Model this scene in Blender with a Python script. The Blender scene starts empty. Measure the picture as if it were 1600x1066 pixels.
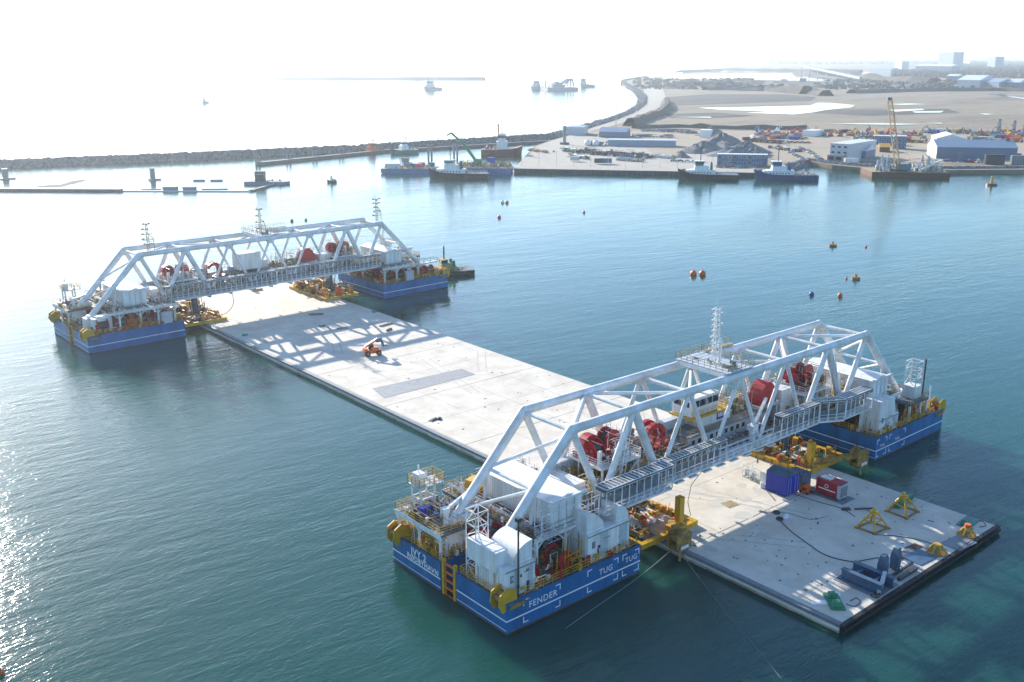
import bpy, bmesh, math, random
from mathutils import Vector, Matrix
R = math.radians
PI = math.pi
scene = bpy.context.scene
col = scene.collection

# ---------------------------------------------------------------- camera
CF, CP, CY = 1554.1, 0.2801, 0.7032          # focal length in px of a 1600 px frame, pitch down, heading
CAM = Vector((-121.62, -56.26, 68.59))
FW = Vector((math.cos(CP)*math.sin(CY), math.cos(CP)*math.cos(CY), -math.sin(CP)))
RT = Vector((math.cos(CY), -math.sin(CY), 0))
UP = RT.cross(FW)
cd = bpy.data.cameras.new('camera'); cam = bpy.data.objects.new('camera', cd); col.objects.link(cam)
cd.sensor_width = 36; cd.lens = CF/1600*36; cd.clip_start = 1; cd.clip_end = 200000
m = Matrix((RT, UP, -FW)).transposed().to_4x4(); m.translation = CAM; cam.matrix_world = m
scene.camera = cam

# ---------------------------------------------------------------- sky, sun, exposure
SUN_EL, SUN_AZ = 20.7, 7.4                  # azimuth from +Y towards +X
w = bpy.data.worlds.new('World'); scene.world = w; w.use_nodes = True
nt = w.node_tree; nt.nodes.clear()
sk = nt.nodes.new('ShaderNodeTexSky'); sk.sky_type = 'NISHITA'; sk.sun_disc = False
sk.sun_elevation = R(SUN_EL); sk.sun_rotation = R(SUN_AZ)
sk.altitude = 0; sk.air_density = 1.0; sk.dust_density = 0.45; sk.ozone_density = 4.0
bg = nt.nodes.new('ShaderNodeBackground'); bg.inputs['Strength'].default_value = 0.145
ow = nt.nodes.new('ShaderNodeOutputWorld')
tn = nt.nodes.new('ShaderNodeMix'); tn.data_type = 'RGBA'; tn.blend_type = 'MULTIPLY'; tn.inputs['Factor'].default_value = 1; tn.inputs['B'].default_value = (0.98, 1.0, 1.0, 1)
nt.links.new(sk.outputs[0], tn.inputs['A']); nt.links.new(tn.outputs['Result'], bg.inputs[0]); nt.links.new(bg.outputs[0], ow.inputs[0])
sd = bpy.data.lights.new('sun', 'SUN'); sd.energy = 4.8; sd.angle = R(0.53); sd.color = (1, 0.93, 0.83)
so = bpy.data.objects.new('sun', sd); col.objects.link(so)
sdir = Vector((math.sin(R(SUN_AZ))*math.cos(R(SUN_EL)), math.cos(R(SUN_AZ))*math.cos(R(SUN_EL)), math.sin(R(SUN_EL))))
so.rotation_euler = sdir.to_track_quat('Z', 'Y').to_euler(); so.location = sdir*300
scene.view_settings.view_transform = 'Standard'; scene.view_settings.look = 'None'
scene.view_settings.exposure = 1.05; scene.view_settings.gamma = 1.0
scene.view_settings.use_curve_mapping = False
cy = scene.cycles
cy.use_denoising = True
cy.max_bounces = 5; cy.diffuse_bounces = 2; cy.glossy_bounces = 3; cy.transmission_bounces = 3; cy.volume_bounces = 1
cy.sample_clamp_indirect = 8; cy.caustics_reflective = False; cy.caustics_refractive = False

# ---------------------------------------------------------------- helpers
def G(px, py, z=0.0):
    """point of the photograph (1600 px wide) as a place on the horizontal plane z"""
    d = FW + RT*((px-800)/CF) - UP*((py-533)/CF)
    return CAM + d*((z-CAM.z)/d.z)

def mat(name, c, rough=0.6, metal=0.0, noise=0.0, scale=1.0, spec=0.5, bump=0.0, c2=None, coat=0.0, streak=False, detail=4):
    m = bpy.data.materials.new(name); m.use_nodes = True
    n = m.node_tree; b = n.nodes['Principled BSDF']
    b.inputs['Base Color'].default_value = (*c, 1); b.inputs['Roughness'].default_value = rough
    b.inputs['Metallic'].default_value = metal; b.inputs['Specular IOR Level'].default_value = spec
    if coat: b.inputs['Coat Weight'].default_value = coat
    if noise or c2:
        tc = n.nodes.new('ShaderNodeTexCoord'); nz = n.nodes.new('ShaderNodeTexNoise')
        nz.inputs['Scale'].default_value = scale; nz.inputs['Detail'].default_value = detail; nz.inputs['Roughness'].default_value = 0.65
        if streak:
            mp = n.nodes.new('ShaderNodeMapping'); mp.inputs['Scale'].default_value = (1, 1, 0.12)
            n.links.new(tc.outputs['Object'], mp.inputs[0]); n.links.new(mp.outputs[0], nz.inputs['Vector'])
        else:
            n.links.new(tc.outputs['Object'], nz.inputs['Vector'])
        r = n.nodes.new('ShaderNodeValToRGB')
        r.color_ramp.elements[0].position = 0.36; r.color_ramp.elements[1].position = 0.62
        a = c2 if c2 else tuple(x*(1-noise) for x in c)
        r.color_ramp.elements[0].color = (*a, 1); r.color_ramp.elements[1].color = (*c, 1)
        n.links.new(nz.outputs['Fac'], r.inputs[0]); n.links.new(r.outputs[0], b.inputs['Base Color'])
        if bump:
            bp = n.nodes.new('ShaderNodeBump'); bp.inputs['Strength'].default_value = bump; bp.inputs['Distance'].default_value = 0.05
            n.links.new(nz.outputs['Fac'], bp.inputs['Height']); n.links.new(bp.outputs[0], b.inputs['Normal'])
    return m

class MB:
    """collects simple solids, then links them as ONE mesh object"""
    def __init__(s): s.v = []; s.f = []
    def add(s, v, f):
        o = len(s.v); s.v += [tuple(x) for x in v]; s.f += [tuple(i+o for i in q) for q in f]; return s
    def box(s, c, d, rz=0.0, top=None):
        x, y, z = c; a, b, h = d[0]/2, d[1]/2, d[2]/2
        t = top or (1, 1); cr, sr = math.cos(rz), math.sin(rz); v = []
        for k, (ta, tb) in ((-1, (1, 1)), (1, t)):
            for i, j in ((-1, -1), (1, -1), (1, 1), (-1, 1)):
                px, py = i*a*ta, j*b*tb
                v.append((x+px*cr-py*sr, y+px*sr+py*cr, z+k*h))
        return s.add(v, [(3, 2, 1, 0), (4, 5, 6, 7), (0, 1, 5, 4), (1, 2, 6, 5), (2, 3, 7, 6), (3, 0, 4, 7)])
    def bb(s, a, b):
        return s.box([(a[i]+b[i])/2 for i in range(3)], [abs(b[i]-a[i]) for i in range(3)])
    def tube(s, p, q, r, n=8, r2=None, cap=True):
        p, q = Vector(p), Vector(q); d = q-p
        if d.length < 1e-6: return s
        d.normalize(); u = d.orthogonal().normalized()
        if abs(d.z) < 0.99: u = d.cross(Vector((0, 0, 1))).normalized()
        w_ = d.cross(u); r2 = r if r2 is None else r2; v = []
        off = PI/n
        for c, rr in ((p, r), (q, r2)):
            for i in range(n):
                a = 2*PI*i/n+off; v.append(c+u*math.cos(a)*rr+w_*math.sin(a)*rr)
        f = [(i, (i+1) % n, n+(i+1) % n, n+i) for i in range(n)]
        if cap: f += [tuple(reversed(range(n))), tuple(range(n, 2*n))]
        return s.add(v, f)
    def bar(s, p, q, t): return s.tube(p, q, t*0.7071, 4)
    def poly(s, pts, z0, z1):
        n = len(pts); v = [(x, y, z0) for x, y in pts]+[(x, y, z1) for x, y in pts]
        ar = sum(pts[i][0]*pts[(i+1) % n][1]-pts[(i+1) % n][0]*pts[i][1] for i in range(n))
        f = [(i, (i+1) % n, n+(i+1) % n, n+i) for i in range(n)]+[tuple(reversed(range(n))), tuple(range(n, 2*n))]
        if ar < 0: f = [tuple(reversed(q)) for q in f]
        return s.add(v, f)
    def prism(s, prof, o, ax, ay, az, L):
        """profile (a,b) in plane ax,ay at o, swept L along az"""
        o, ax, ay, az = Vector(o), Vector(ax), Vector(ay), Vector(az); n = len(prof)
        v = [o+ax*a+ay*b for a, b in prof]+[o+ax*a+ay*b+az*L for a, b in prof]
        return s.add(v, [(i, (i+1) % n, n+(i+1) % n, n+i) for i in range(n)]+[tuple(reversed(range(n))), tuple(range(n, 2*n))])
    def ball(s, c, r, n=8, m_=5, sz=1.0):
        v = [(c[0], c[1], c[2]-r*sz)]
        for j in range(1, m_):
            t = -PI/2+PI*j/m_
            for i in range(n): a = 2*PI*i/n; v.append((c[0]+r*math.cos(t)*math.cos(a), c[1]+r*math.cos(t)*math.sin(a), c[2]+r*sz*math.sin(t)))
        v.append((c[0], c[1], c[2]+r*sz)); f = []; T = len(v)-1
        for i in range(n):
            k = (i+1) % n; f.append((0, 1+k, 1+i)); f.append((T, T-n+i, T-n+k))
            for j in range(m_-2): a = 1+j*n; f.append((a+i, a+k, a+n+k, a+n+i))
        return s.add(v, f)
    def rail(s, pts, h=1.1, r=0.035, step=2.0, rows=3, n=4):
        for a, b in zip(pts, pts[1:]):
            a, b = Vector(a), Vector(b); L = (b-a).length; k = max(1, round(L/step))
            for i in range(k+1):
                p = a.lerp(b, i/k); s.tube(p, p+Vector((0, 0, h)), r, n, cap=False)
            for j in range(rows):
                z = Vector((0, 0, h*(j+1)/rows)); s.tube(a+z, b+z, r*0.9, n, cap=False)
        return s
    def build(s, name, m, parent=None, smooth=False, loc=None):
        me = bpy.data.meshes.new(name); me.from_pydata(s.v, [], s.f); me.update()
        if smooth: me.polygons.foreach_set('use_smooth', [True]*len(me.polygons)); me.set_sharp_from_angle(angle=R(40))
        me.materials.append(m)
        o = bpy.data.objects.new(name, me); col.objects.link(o)
        if parent: o.parent = parent
        if loc: o.location = loc
        return o

def tag(o, label=None, cat=None, group=None, kind=None):
    if label: o['label'] = label
    if cat: o['category'] = cat
    if group: o['group'] = group
    if kind: o['kind'] = kind
    return o
def thing(name, label, cat, loc=(0, 0, 0), rz=0.0, group=None):
    o = bpy.data.objects.new(name, None); o.empty_display_size = 0.5; col.objects.link(o)
    o.location = loc; o.rotation_euler = (0, 0, rz); return tag(o, label, cat, group)
def copy_tree(o, parent=None):
    c = o.copy(); col.objects.link(c)
    if parent: c.parent = parent
    for ch in list(o.children): copy_tree(ch, c)
    return c
def sub(o, name, data_obj, loc):
    """one more piece sharing data_obj's mesh"""
    c = bpy.data.objects.new(name, data_obj.data); col.objects.link(c); c.parent = o; c.location = loc; return c
def text(body, size, m, parent, loc, rot, name='lettering', ext=0.01, bold=0.0):
    cu = bpy.data.curves.new(name, 'FONT'); cu.body = body; cu.size = size; cu.extrude = ext; cu.align_x = 'CENTER'; cu.align_y = 'CENTER'
    cu.offset = bold; cu.resolution_u = 3; cu.space_character = 1.1
    t = bpy.data.objects.new(name, cu); me = bpy.data.meshes.new_from_object(t); bpy.data.objects.remove(t)
    me.materials.append(m) if not me.materials else None
    o = bpy.data.objects.new(name, me); col.objects.link(o); o.parent = parent; o.location = loc; o.rotation_euler = rot
    return o

# ---------------------------------------------------------------- materials
def water_mat(name, base, rough, b1, far=False):
    m = bpy.data.materials.new(name); m.use_nodes = True; n = m.node_tree; L = n.links
    b = n.nodes['Principled BSDF']
    b.inputs['Base Color'].default_value = (*base, 1); b.inputs['Roughness'].default_value = rough; b.inputs['IOR'].default_value = 1.34
    b.inputs['Subsurface Weight'].default_value = 1; b.inputs['Subsurface Radius'].default_value = (9, 26, 26); b.inputs['Subsurface Scale'].default_value = 1
    tc = n.nodes.new('ShaderNodeTexCoord')
    def nz(sc, rot, stretch, det, ro=0.55, dist=0.0):
        m0 = n.nodes.new('ShaderNodeMapping'); m0.inputs['Rotation'].default_value = (0, 0, R(rot))
        mp = n.nodes.new('ShaderNodeMapping'); mp.inputs['Scale'].default_value = (sc*stretch, sc, sc)
        L.new(tc.outputs['Object'], m0.inputs[0])
        t = n.nodes.new('ShaderNodeTexNoise'); t.noise_dimensions = '2D'; t.inputs['Scale'].default_value = 1; t.inputs['Detail'].default_value = det
        t.inputs['Roughness'].default_value = ro; t.inputs['Distortion'].default_value = dist
        L.new(m0.outputs[0], mp.inputs[0]); L.new(mp.outputs[0], t.inputs['Vector']); return t.outputs['Fac']
    def bump(h, dist, prev):
        q = n.nodes.new('ShaderNodeBump'); q.inputs['Distance'].default_value = dist; q.inputs['Strength'].default_value = 1
        L.new(h, q.inputs['Height']); 
        if prev: L.new(prev, q.inputs['Normal'])
        return q.outputs[0]
    lane = n.nodes.new('ShaderNodeMapRange'); lane.inputs['From Min'].default_value = 0.38; lane.inputs['From Max'].default_value = 0.62; lane.inputs['To Min'].default_value = 0.55; lane.inputs['To Max'].default_value = 1.35
    L.new(nz(0.016, -14, 0.3, 4), lane.inputs['Value'])
    def mul(h):
        q = n.nodes.new('ShaderNodeMath'); q.operation = 'MULTIPLY'; L.new(h, q.inputs[0]); L.new(lane.outputs[0], q.inputs[1]); return q.outputs[0]
    a = bump(nz(0.11, 12, 0.3, 2), 0.42*b1, None)
    a = bump(mul(nz(0.42, 6, 0.3, 3, 0.6, 0.3)), 0.42*b1, a)
    a = bump(mul(nz(1.7, -8, 0.4, 3, 0.6, 0.3)), 0.19*b1, a)
    # calmer and rougher patches
    pt = nz(0.012, 10, 0.35, 3); r = n.nodes.new('ShaderNodeMapRange'); r.inputs['From Min'].default_value = 0.35; r.inputs['From Max'].default_value = 0.65
    r.inputs['To Min'].default_value = rough*0.8; r.inputs['To Max'].default_value = rough*1.5
    L.new(pt, r.inputs['Value']); L.new(r.outputs[0], b.inputs['Roughness'])
    L.new(a, b.inputs['Normal'])
    return m

M = {}
M['water'] = water_mat('sea_water', (0.0085, 0.068, 0.056), 0.055, 0.21)
M['pond'] = mat('pond_water', (0.03, 0.05, 0.06), 0.05, spec=0.6)
# ---------------------------------------------------------------- sea and haze
b = MB(); S = 42000.0
def ring(n=48):
    v = [(0, 100, 0)]; rs = [60, 200, 600, 2000, 7000, 20000, S]
    for r in rs:
        for i in range(n): a = 2*PI*i/n; v.append((r*math.cos(a), 100+r*math.sin(a), 0))
    f = [(0, 1+i, 1+(i+1) % n) for i in range(n)]
    for j in range(len(rs)-1):
        for i in range(n): k = (i+1) % n; f.append((1+j*n+i, 1+(j+1)*n+i, 1+(j+1)*n+k, 1+j*n+k))
    return v, f
b.add(*ring()); o = b.build('sea_water', M['water']); tag(o, 'open harbour and sea water, teal close up and silvery towards the sun', 'water', kind='structure')
b = MB(); b.bb((-S-500, -S-500, -9), (S+500, S+500, 76))
hm = bpy.data.materials.new('haze'); hm.use_nodes = True; hn = hm.node_tree; hn.nodes.clear()
pv = hn.nodes.new('ShaderNodeVolumePrincipled'); pv.inputs['Color'].default_value = (0.86, 0.94, 1.0, 1); pv.inputs['Density'].default_value = 0.0001
pv.inputs['Anisotropy'].default_value = 0.6
ho = hn.nodes.new('ShaderNodeOutputMaterial'); hn.links.new(pv.outputs[0], ho.inputs['Volume'])
o = b.build('haze', hm); tag(o, 'pale sea haze thickening towards the horizon', 'haze', kind='stuff')
# ---------------------------------------------------------------- paints
M['conc'] = mat('pale_concrete', (0.64, 0.585, 0.495), 0.85, c2=(0.50, 0.45, 0.37), scale=0.22, bump=0.15, detail=7)
M['conc_edge'] = mat('wet_concrete', (0.44, 0.39, 0.29), 0.6, noise=0.45, scale=0.5, detail=6)
M['slab'] = mat('grey_screed', (0.27, 0.28, 0.29), 0.75, noise=0.15, scale=0.6)
M['black'] = mat('black_rubber', (0.018, 0.018, 0.02), 0.55)
M['dark'] = mat('dark_steel', (0.05, 0.055, 0.065), 0.5, noise=0.4, scale=1.5)
M['blue'] = mat('blue_hull_paint', (0.008, 0.140, 0.36), 0.36, noise=0.35, scale=0.5, streak=True, coat=0.2)
M['white'] = mat('white_paint', (0.78, 0.79, 0.80), 0.42, c2=(0.62, 0.60, 0.55), scale=0.9, streak=True, detail=6)
M['truss'] = mat('white_truss_paint', (0.76, 0.78, 0.80), 0.35, c2=(0.56, 0.54, 0.49), scale=0.35, detail=8)
M['grey'] = mat('light_grey_paint', (0.46, 0.50, 0.54), 0.5, noise=0.15, scale=0.9)
M['mid'] = mat('mid_grey_paint', (0.20, 0.22, 0.24), 0.55, noise=0.25, scale=0.8)
M['deckp'] = mat('grey_deck_paint', (0.13, 0.14, 0.15), 0.7, noise=0.4, scale=0.7)
M['yel'] = mat('yellow_paint', (0.62, 0.34, 0.015), 0.45, noise=0.25, scale=1.2)
M['yeld'] = mat('worn_yellow_paint', (0.42, 0.23, 0.03), 0.6, c2=(0.13, 0.08, 0.04), scale=0.9)
M['red'] = mat('red_paint', (0.42, 0.01, 0.018), 0.4, noise=0.25, scale=0.8)
M['orange'] = mat('orange_paint', (0.72, 0.13, 0.02), 0.42, noise=0.1, scale=1)
M['rust'] = mat('rusty_steel', (0.16, 0.07, 0.035), 0.8, noise=0.4, scale=1.2)
M['glass'] = mat('dark_glass', (0.02, 0.03, 0.04), 0.08, spec=0.8)
M['green'] = mat('green_paint', (0.01, 0.20, 0.09), 0.5, noise=0.2, scale=2)
M['teal'] = mat('teal_paint', (0.01, 0.19, 0.15), 0.5, noise=0.2, scale=2)
M['blu2'] = mat('royal_blue_paint', (0.012, 0.035, 0.36), 0.42, noise=0.2, scale=1, streak=True)
M['sblue'] = mat('steel_blue_paint', (0.06, 0.12, 0.20), 0.5, noise=0.25, scale=1)
M['tan'] = mat('weathered_buff_paint', (0.38, 0.30, 0.16), 0.7, noise=0.4, scale=1.5)
M['letter'] = mat('white_lettering', (0.8, 0.8, 0.8), 0.5)
M['wood'] = mat('wood', (0.35, 0.2, 0.09), 0.8, noise=0.3, scale=3)
M['weed'] = mat('weed_and_rust_band', (0.06, 0.07, 0.05), 0.8, c2=(0.10, 0.05, 0.03), scale=0.9)
M['scuff'] = mat('scuffed_paint', (0.10, 0.20, 0.36), 0.6, c2=(0.16, 0.09, 0.06), scale=1.5)
M['pink'] = mat('pink_buoy', (0.75, 0.05, 0.08), 0.4)

M['tyre'] = mat('tyre_rubber_on_concrete', (0.50, 0.47, 0.41), 0.8, c2=(0.38, 0.36, 0.33), scale=0.8)
# ---------------------------------------------------------------- floating concrete element
ZD = 1.2
el = thing('concrete_tunnel_element', 'long pale floating concrete element moored between the two white truss pontoons', 'tunnel element', (0, 0, 0))
JY = [0, 25.2, 50.8, 76.4, 103, 129.5, 155.5, 181.8, 207, 230]
rs = random.Random(3)
for a_, b_ in zip(JY, JY[1:]):
    g = 0.09; y0, y1 = a_+g, b_-g
    b = MB(); prof = [(-21, -7), (21, -7), (21, 0.45), (20.5, ZD), (-19.9, ZD), (-20.9, 0.62), (-21, 0.1)]
    b.prism([(x, z-ZD) for x, z in prof], (0, y1, ZD), (1, 0, 0), (0, 0, 1), (0, -1, 0), y1-y0)
    b.build('deck_segment', M['conc'], el)
    # worn patches and water stains, thin films with outlines of their own
b = MB(); b.bb((-20.9, 0.05, -6.9), (20.9, 229.95, ZD-0.12)); b.build('joint_seal', M['mid'], el)
for sx in (-1, 1):
    b = MB(); y = 0.0
    while y < 229:
        L = rs.uniform(1.5, 4); t = rs.uniform(0.02, 0.09); b.bb((sx*21.0, y, -1.2), (sx*(21.0+t), min(229.9, y+L), 0.3+rs.uniform(-0.12, 0.06))); y += L
    o = b.build('tide_band', M['conc_edge'], el); tag(o, kind='stuff')
b = MB()
for z0, z1, y in ((ZD-0.25, ZD+0.02, -0.5), (ZD-0.8, ZD-0.45, -0.7), (-3, ZD-0.9, -0.45)): b.bb((-21, y, z0), (21, -0.002, z1))
b.build('end_seal', M['black'], el)
b = MB(); b.rail([(-20.8, -0.15, ZD), (20.8, -0.15, ZD)], 0.25, 0.05, 1.5, 1); b.build('seal_clamp_bar', M['dark'], el)
for y0_, x0_, x1_ in ((38, -19, 20), (64, -18, 18), (90, -20, 20), (117, -20, 20), (142, -20, 19), (169, -19, 20)):
    b = MB(); b.bb((x0_, y0_, ZD+.001), (x1_, y0_+.07, ZD+.006)); b.build('pour_joint', M['mid'], el)
for x_ in (-9.5, 1.5, 11.5):
    b = MB(); b.bb((x_, 60, ZD+.0015), (x_+.06, 181, ZD+.0065)); b.build('pour_joint', M['mid'], el)
rt = random.Random(21)
for k in range(9):                                     # paired tyre marks curving over the concrete
    x, y, a = rt.uniform(-12, 12), rt.uniform(8, 170), rt.uniform(.9, 2.2); b = MB(); ca = rt.uniform(-.012, .012); pts = []
    for i in range(26): pts.append((x, y, a)); x += math.cos(a)*1.1; y += math.sin(a)*1.1; a += ca*(1+.4*math.sin(i)); x = max(-19, min(19, x))
    for o_ in (-.9, .9):
        for (xa, ya, aa), (xb, yb, ab) in zip(pts, pts[1:]):
            q = []
            for (X, Y, A), w_ in (((xa, ya, aa), .14), ((xb, yb, ab), .14)): nx, ny = -math.sin(A), math.cos(A); q += [(X+nx*(o_-w_), Y+ny*(o_-w_), ZD+.0075+k*.0004), (X+nx*(o_+w_), Y+ny*(o_+w_), ZD+.0075+k*.0004)]
            b.add(q, [(0, 2, 3, 1)])
    tag(b.build('tyre_mark', M['tyre'], el), kind='stuff')
def film(name, pts, m_, z=ZD+0.006, t=0.03):
    b = MB(); b.poly(pts, z, z+t); return b.build(name, m_, el)
# hoses and cables along the deck
def hose(name, pts, r, m_, label, cat='hose', z=ZD, parent=None):
    """smooth tube through the given ground points"""
    P = [Vector(p) if len(p) == 3 else Vector((p[0], p[1], z+r)) for p in pts]
    Q = []
    for i in range(len(P)-1):
        p0, p1, p2, p3 = P[max(0, i-1)], P[i], P[i+1], P[min(len(P)-1, i+2)]
        for k in range(6):
            t = k/6; Q.append(0.5*((2*p1)+(p2-p0)*t+(2*p0-5*p1+4*p2-p3)*t*t+(3*p1-p0-3*p2+p3)*t**3))
    Q.append(P[-1]); b = MB()
    n = 6
    for i, q in enumerate(Q):
        d = (Q[min(i+1, len(Q)-1)]-Q[max(i-1, 0)]).normalized(); u = d.cross(Vector((0, 0, 1)))
        u = u.normalized() if u.length > 0.01 else Vector((1, 0, 0)); w_ = d.cross(u)
        b.v += [tuple(q+u*math.cos(2*PI*j/n)*r+w_*math.sin(2*PI*j/n)*r) for j in range(n)]
        if i: b.f += [((i-1)*n+j, (i-1)*n+(j+1) % n, i*n+(j+1) % n, i*n+j) for j in range(n)]
    o = b.build(name, m_, parent, smooth=True)
    if label: tag(o, label, cat)
    return o
# ---------------------------------------------------------------- machinery kit
def clutter(parent, name, lo, hi, n, seed, mats, big=1.0):
    """pipes, valve boxes, drums and posts crowding a deck: too small and mixed to pick apart, one part per paint"""
    r = random.Random(seed); bs = [MB() for _ in mats]
    for i in range(n):
        b = bs[r.choices(range(len(mats)), weights=[1/(k*0.7+1) for k in range(len(mats))])[0]]
        x, y = r.uniform(lo[0], hi[0]), r.uniform(lo[1], hi[1]); z = lo[2]; H = hi[2]-lo[2]; k = r.random()
        h = H*r.uniform(0.25, 1)*(0.5+0.5*r.random())
        if k < 0.28: b.box((x, y, z+h*0.4), (r.uniform(.3, 1.2)*big, r.uniform(.3, 1.2)*big, h*0.8), r.choice((0, 0, .3)))
        elif k < 0.5: b.tube((x, y, z), (x, y, z+h), r.uniform(.04, .14)*big, 6)
        elif k < 0.72:
            L = r.uniform(1, 3.2)*big; a = r.choice((0, PI/2, 0.6)); zz = z+r.uniform(.2, .9)*H
            b.tube((x-L/2*math.cos(a), y-L/2*math.sin(a), zz), (x+L/2*math.cos(a), y+L/2*math.sin(a), zz), r.uniform(.04, .12)*big, 6)
        elif k < 0.84:
            R_ = r.uniform(.25, .6)*big; L = r.uniform(.4, 1.2)*big; a = r.choice((0, PI/2)); zz = z+R_+r.uniform(0, .3)*H
            b.tube((x, y, zz), (x+L*math.cos(a), y+L*math.sin(a), zz), R_, 10)
        elif k < 0.92: b.ball((x, y, z+h*.6), r.uniform(.2, .45)*big, 7, 4)
        else: b.tube((x, y, z), (x+r.uniform(-1, 1)*big, y+r.uniform(-1, 1)*big, z+h), r.uniform(.04, .1)*big, 5)
    for b, m_ in zip(bs, mats):
        if b.v: tag(b.build(name, m_, parent), kind='stuff')

def corr(b, x0, x1, y, z0, z1, out, axis='x', pitch=0.55, dep=0.06):
    """corrugated wall sheet: ribs standing proud of a wall"""
    n = max(1, int(abs(x1-x0)/pitch)); st = (x1-x0)/n
    for i in range(n):
        c = x0+st*(i+0.5)
        if axis == 'x': b.bb((c-st*.27, y, z0), (c+st*.27, y+out*dep, z1))
        else: b.bb((y, c-st*.27, z0), (y+out*dep, c+st*.27, z1))
    return b

def container(loc, L=6.06, W=2.44, H=2.59, rz=0.0, m=None, label='', group=None, cat='container', detail=2, name='shipping_container', parent=None, doorm=None):
    """corrugated steel box, long along local x, doors at the -y... end -x"""
    if detail == 0 or parent:
        b = MB(); b.bb((-L/2, -W/2, 0), (L/2, W/2, H))
        for s in (-1, 1): corr(b, -L/2+.1, L/2-.1, s*W/2, .12, H-.12, s, 'x', 0.7)
        for s in (-1, 1): corr(b, -W/2+.1, W/2-.1, s*L/2, .12, H-.12, s, 'y', 0.6)
        o = b.build(name, m, parent, loc=loc); o.rotation_euler = (0, 0, rz)
        if not parent: tag(o, label, cat, group)
        return o
    t = thing(name, label, cat, loc, rz, group)
    b = MB(); b.bb((-L/2+.05, -W/2+.05, .1), (L/2-.05, W/2-.05, H-.04))
    for s in (-1, 1): corr(b, -L/2+.2, L/2-.2, s*(W/2-.05), .16, H-.16, s, 'x', 0.45, 0.045)
    corr(b, -W/2+.2, W/2-.2, L/2-.05, .16, H-.16, 1, 'y', 0.45, 0.045)
    corr(b, -L/2+.2, L/2-.2, H-.04, -W/2+.15, W/2-.15, 1, 'x', 0.5) if False else None
    b.build('body', m, t)
    b = MB(); e = .1
    for sx in (-1, 1):
        for sy in (-1, 1): b.bb((sx*(L/2), sy*(W/2), 0), (sx*(L/2-e), sy*(W/2-e), H))
    for z in (0.001, H-e):
        for s in (-1, 1):
            b.bb((-L/2+e, s*W/2, z), (L/2-e, s*(W/2-e), z+e-.001)); b.bb((s*L/2, -W/2+e, z), (s*(L/2-e), W/2-e, z+e-.001))
    b.build('frame', m, t)
    for s in (-1, 1):
        b = MB(); b.bb((-L/2+.05, s*.03, .16), (-L/2-.01, s*(W/2-.12), H-.14))
        d = b.build('door', doorm or m, t)
        b = MB()
        for k in (.35, .75): b.tube((-L/2-.05, s*(W/2*k), .2), (-L/2-.05, s*(W/2*k), H-.2), .03, 5)
        b.build('locking_bar', M['grey'], d)
    return t

def drum(parent, c, r, L, ax, m, name='winch'):
    """winch: two flanges, wound drum, bearing stands"""
    c = Vector(c); a = Vector((1, 0, 0)) if ax == 'x' else Vector((0, 1, 0)); p = Vector((a.y, a.x, 0))
    b = MB()
    b.box(c-Vector((0, 0, r+.2)), (L+1.4 if ax == 'x' else r*1.9, r*1.9 if ax == 'x' else L+1.4, .25))
    o = b.build(name, m, parent)
    for s in (-1, 1):
        b = MB(); b.tube(c+a*s*L/2, c+a*s*(L/2+.18), r, 20); b.build('flange', m, o)
        b = MB(); q = c+a*s*(L/2+.35)
        for k in (-1, 1): b.bar(q+p*k*r*.8-Vector((0, 0, r+.1)), q, .22)
        b.box(q, (.5, .5, .5)); b.build('bearing_stand', m, o)
    b = MB(); b.tube(c-a*L/2, c+a*L/2, r*.66, 16); b.build('rope_drum', M['dark'], o)
    return o

def arc_hood(parent, x0, x1, y0, y1, z0, R_, m, name='curved_hood'):
    """quarter-round exhaust hood, curve in x, closed sides"""
    n = 9; prof = [(x0, z0), (x1, z0)]+[(x1-(x1-x0)*(1-math.cos(PI/2*i/n)) if False else x0+(x1-x0)*(math.cos(PI/2*i/n)), z0+R_*math.sin(PI/2*i/n)) for i in range(1, n+1)]
    b = MB(); b.prism([(a, c) for a, c in prof], (0, y1, 0), (1, 0, 0), (0, 0, 1), (0, -1, 0), y1-y0)
    return b.build(name, m, parent, smooth=True)

def mast(parent, x, y, z, h, m, arms=8, name='signal_mast', seed=1):
    r = random.Random(seed); b = MB(); t, q_ = (.55, .13) if m is M['white'] else (.36, .07)
    for sx, sy in ((-1, -1), (1, -1), (0, 1)): b.tube((x+sx*t, y+sy*t, z), (x+sx*t*.6, y+sy*t*.6, z+h), q_, 6)
    k = int(h/0.9)
    for i in range(k):
        zz = z+i*h/k; z2 = z+(i+1)*h/k; b.tube((x-t*.9, y-t*.9, zz), (x+t*.8, y-t*.8, z2), .05, 4); b.tube((x+t*.8, y-t*.8, zz), (x, y+t*.8, z2), .05, 4)
    o = b.build(name, m, parent)
    for i in range(arms):
        zz = z+h*(.25+.72*i/max(1, arms-1)); L = r.uniform(.9, 1.6); b = MB(); b.tube((x-L, y, zz), (x+L, y, zz), .09, 5)
        b.box((x+r.choice((-1, 1))*L*.8, y, zz+.16), (.5, .34, .26)); b.box((x-L*.6, y, zz+.2), (.3, .3, .35)); b.build('light_arm', m, o)
    b = MB(); b.box((x, y-.4, z+h*.42), (2.6, .24, .24)); b.build('radar_scanner', M['white'], o)
    b = MB(); b.tube((x+1.6, y, z), (x+1.6, y, z+h*.42), .09, 5); b.tube((x+1.6, y, z+h*.42), (x+.4, y, z+h*.62), .09, 5); b.tube((x+.4, y, z+h*.34), (x+1.6, y, z+h*.34), .07, 5); b.build('mast_stay', m, o)
    b = MB(); b.tube((x, y, z+h), (x, y, z+h+1.6), .035, 4); b.tube((x-.5, y, z+h), (x-.5, y, z+h+1), .035, 4); b.build('aerial', m, o)
    return o

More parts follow.
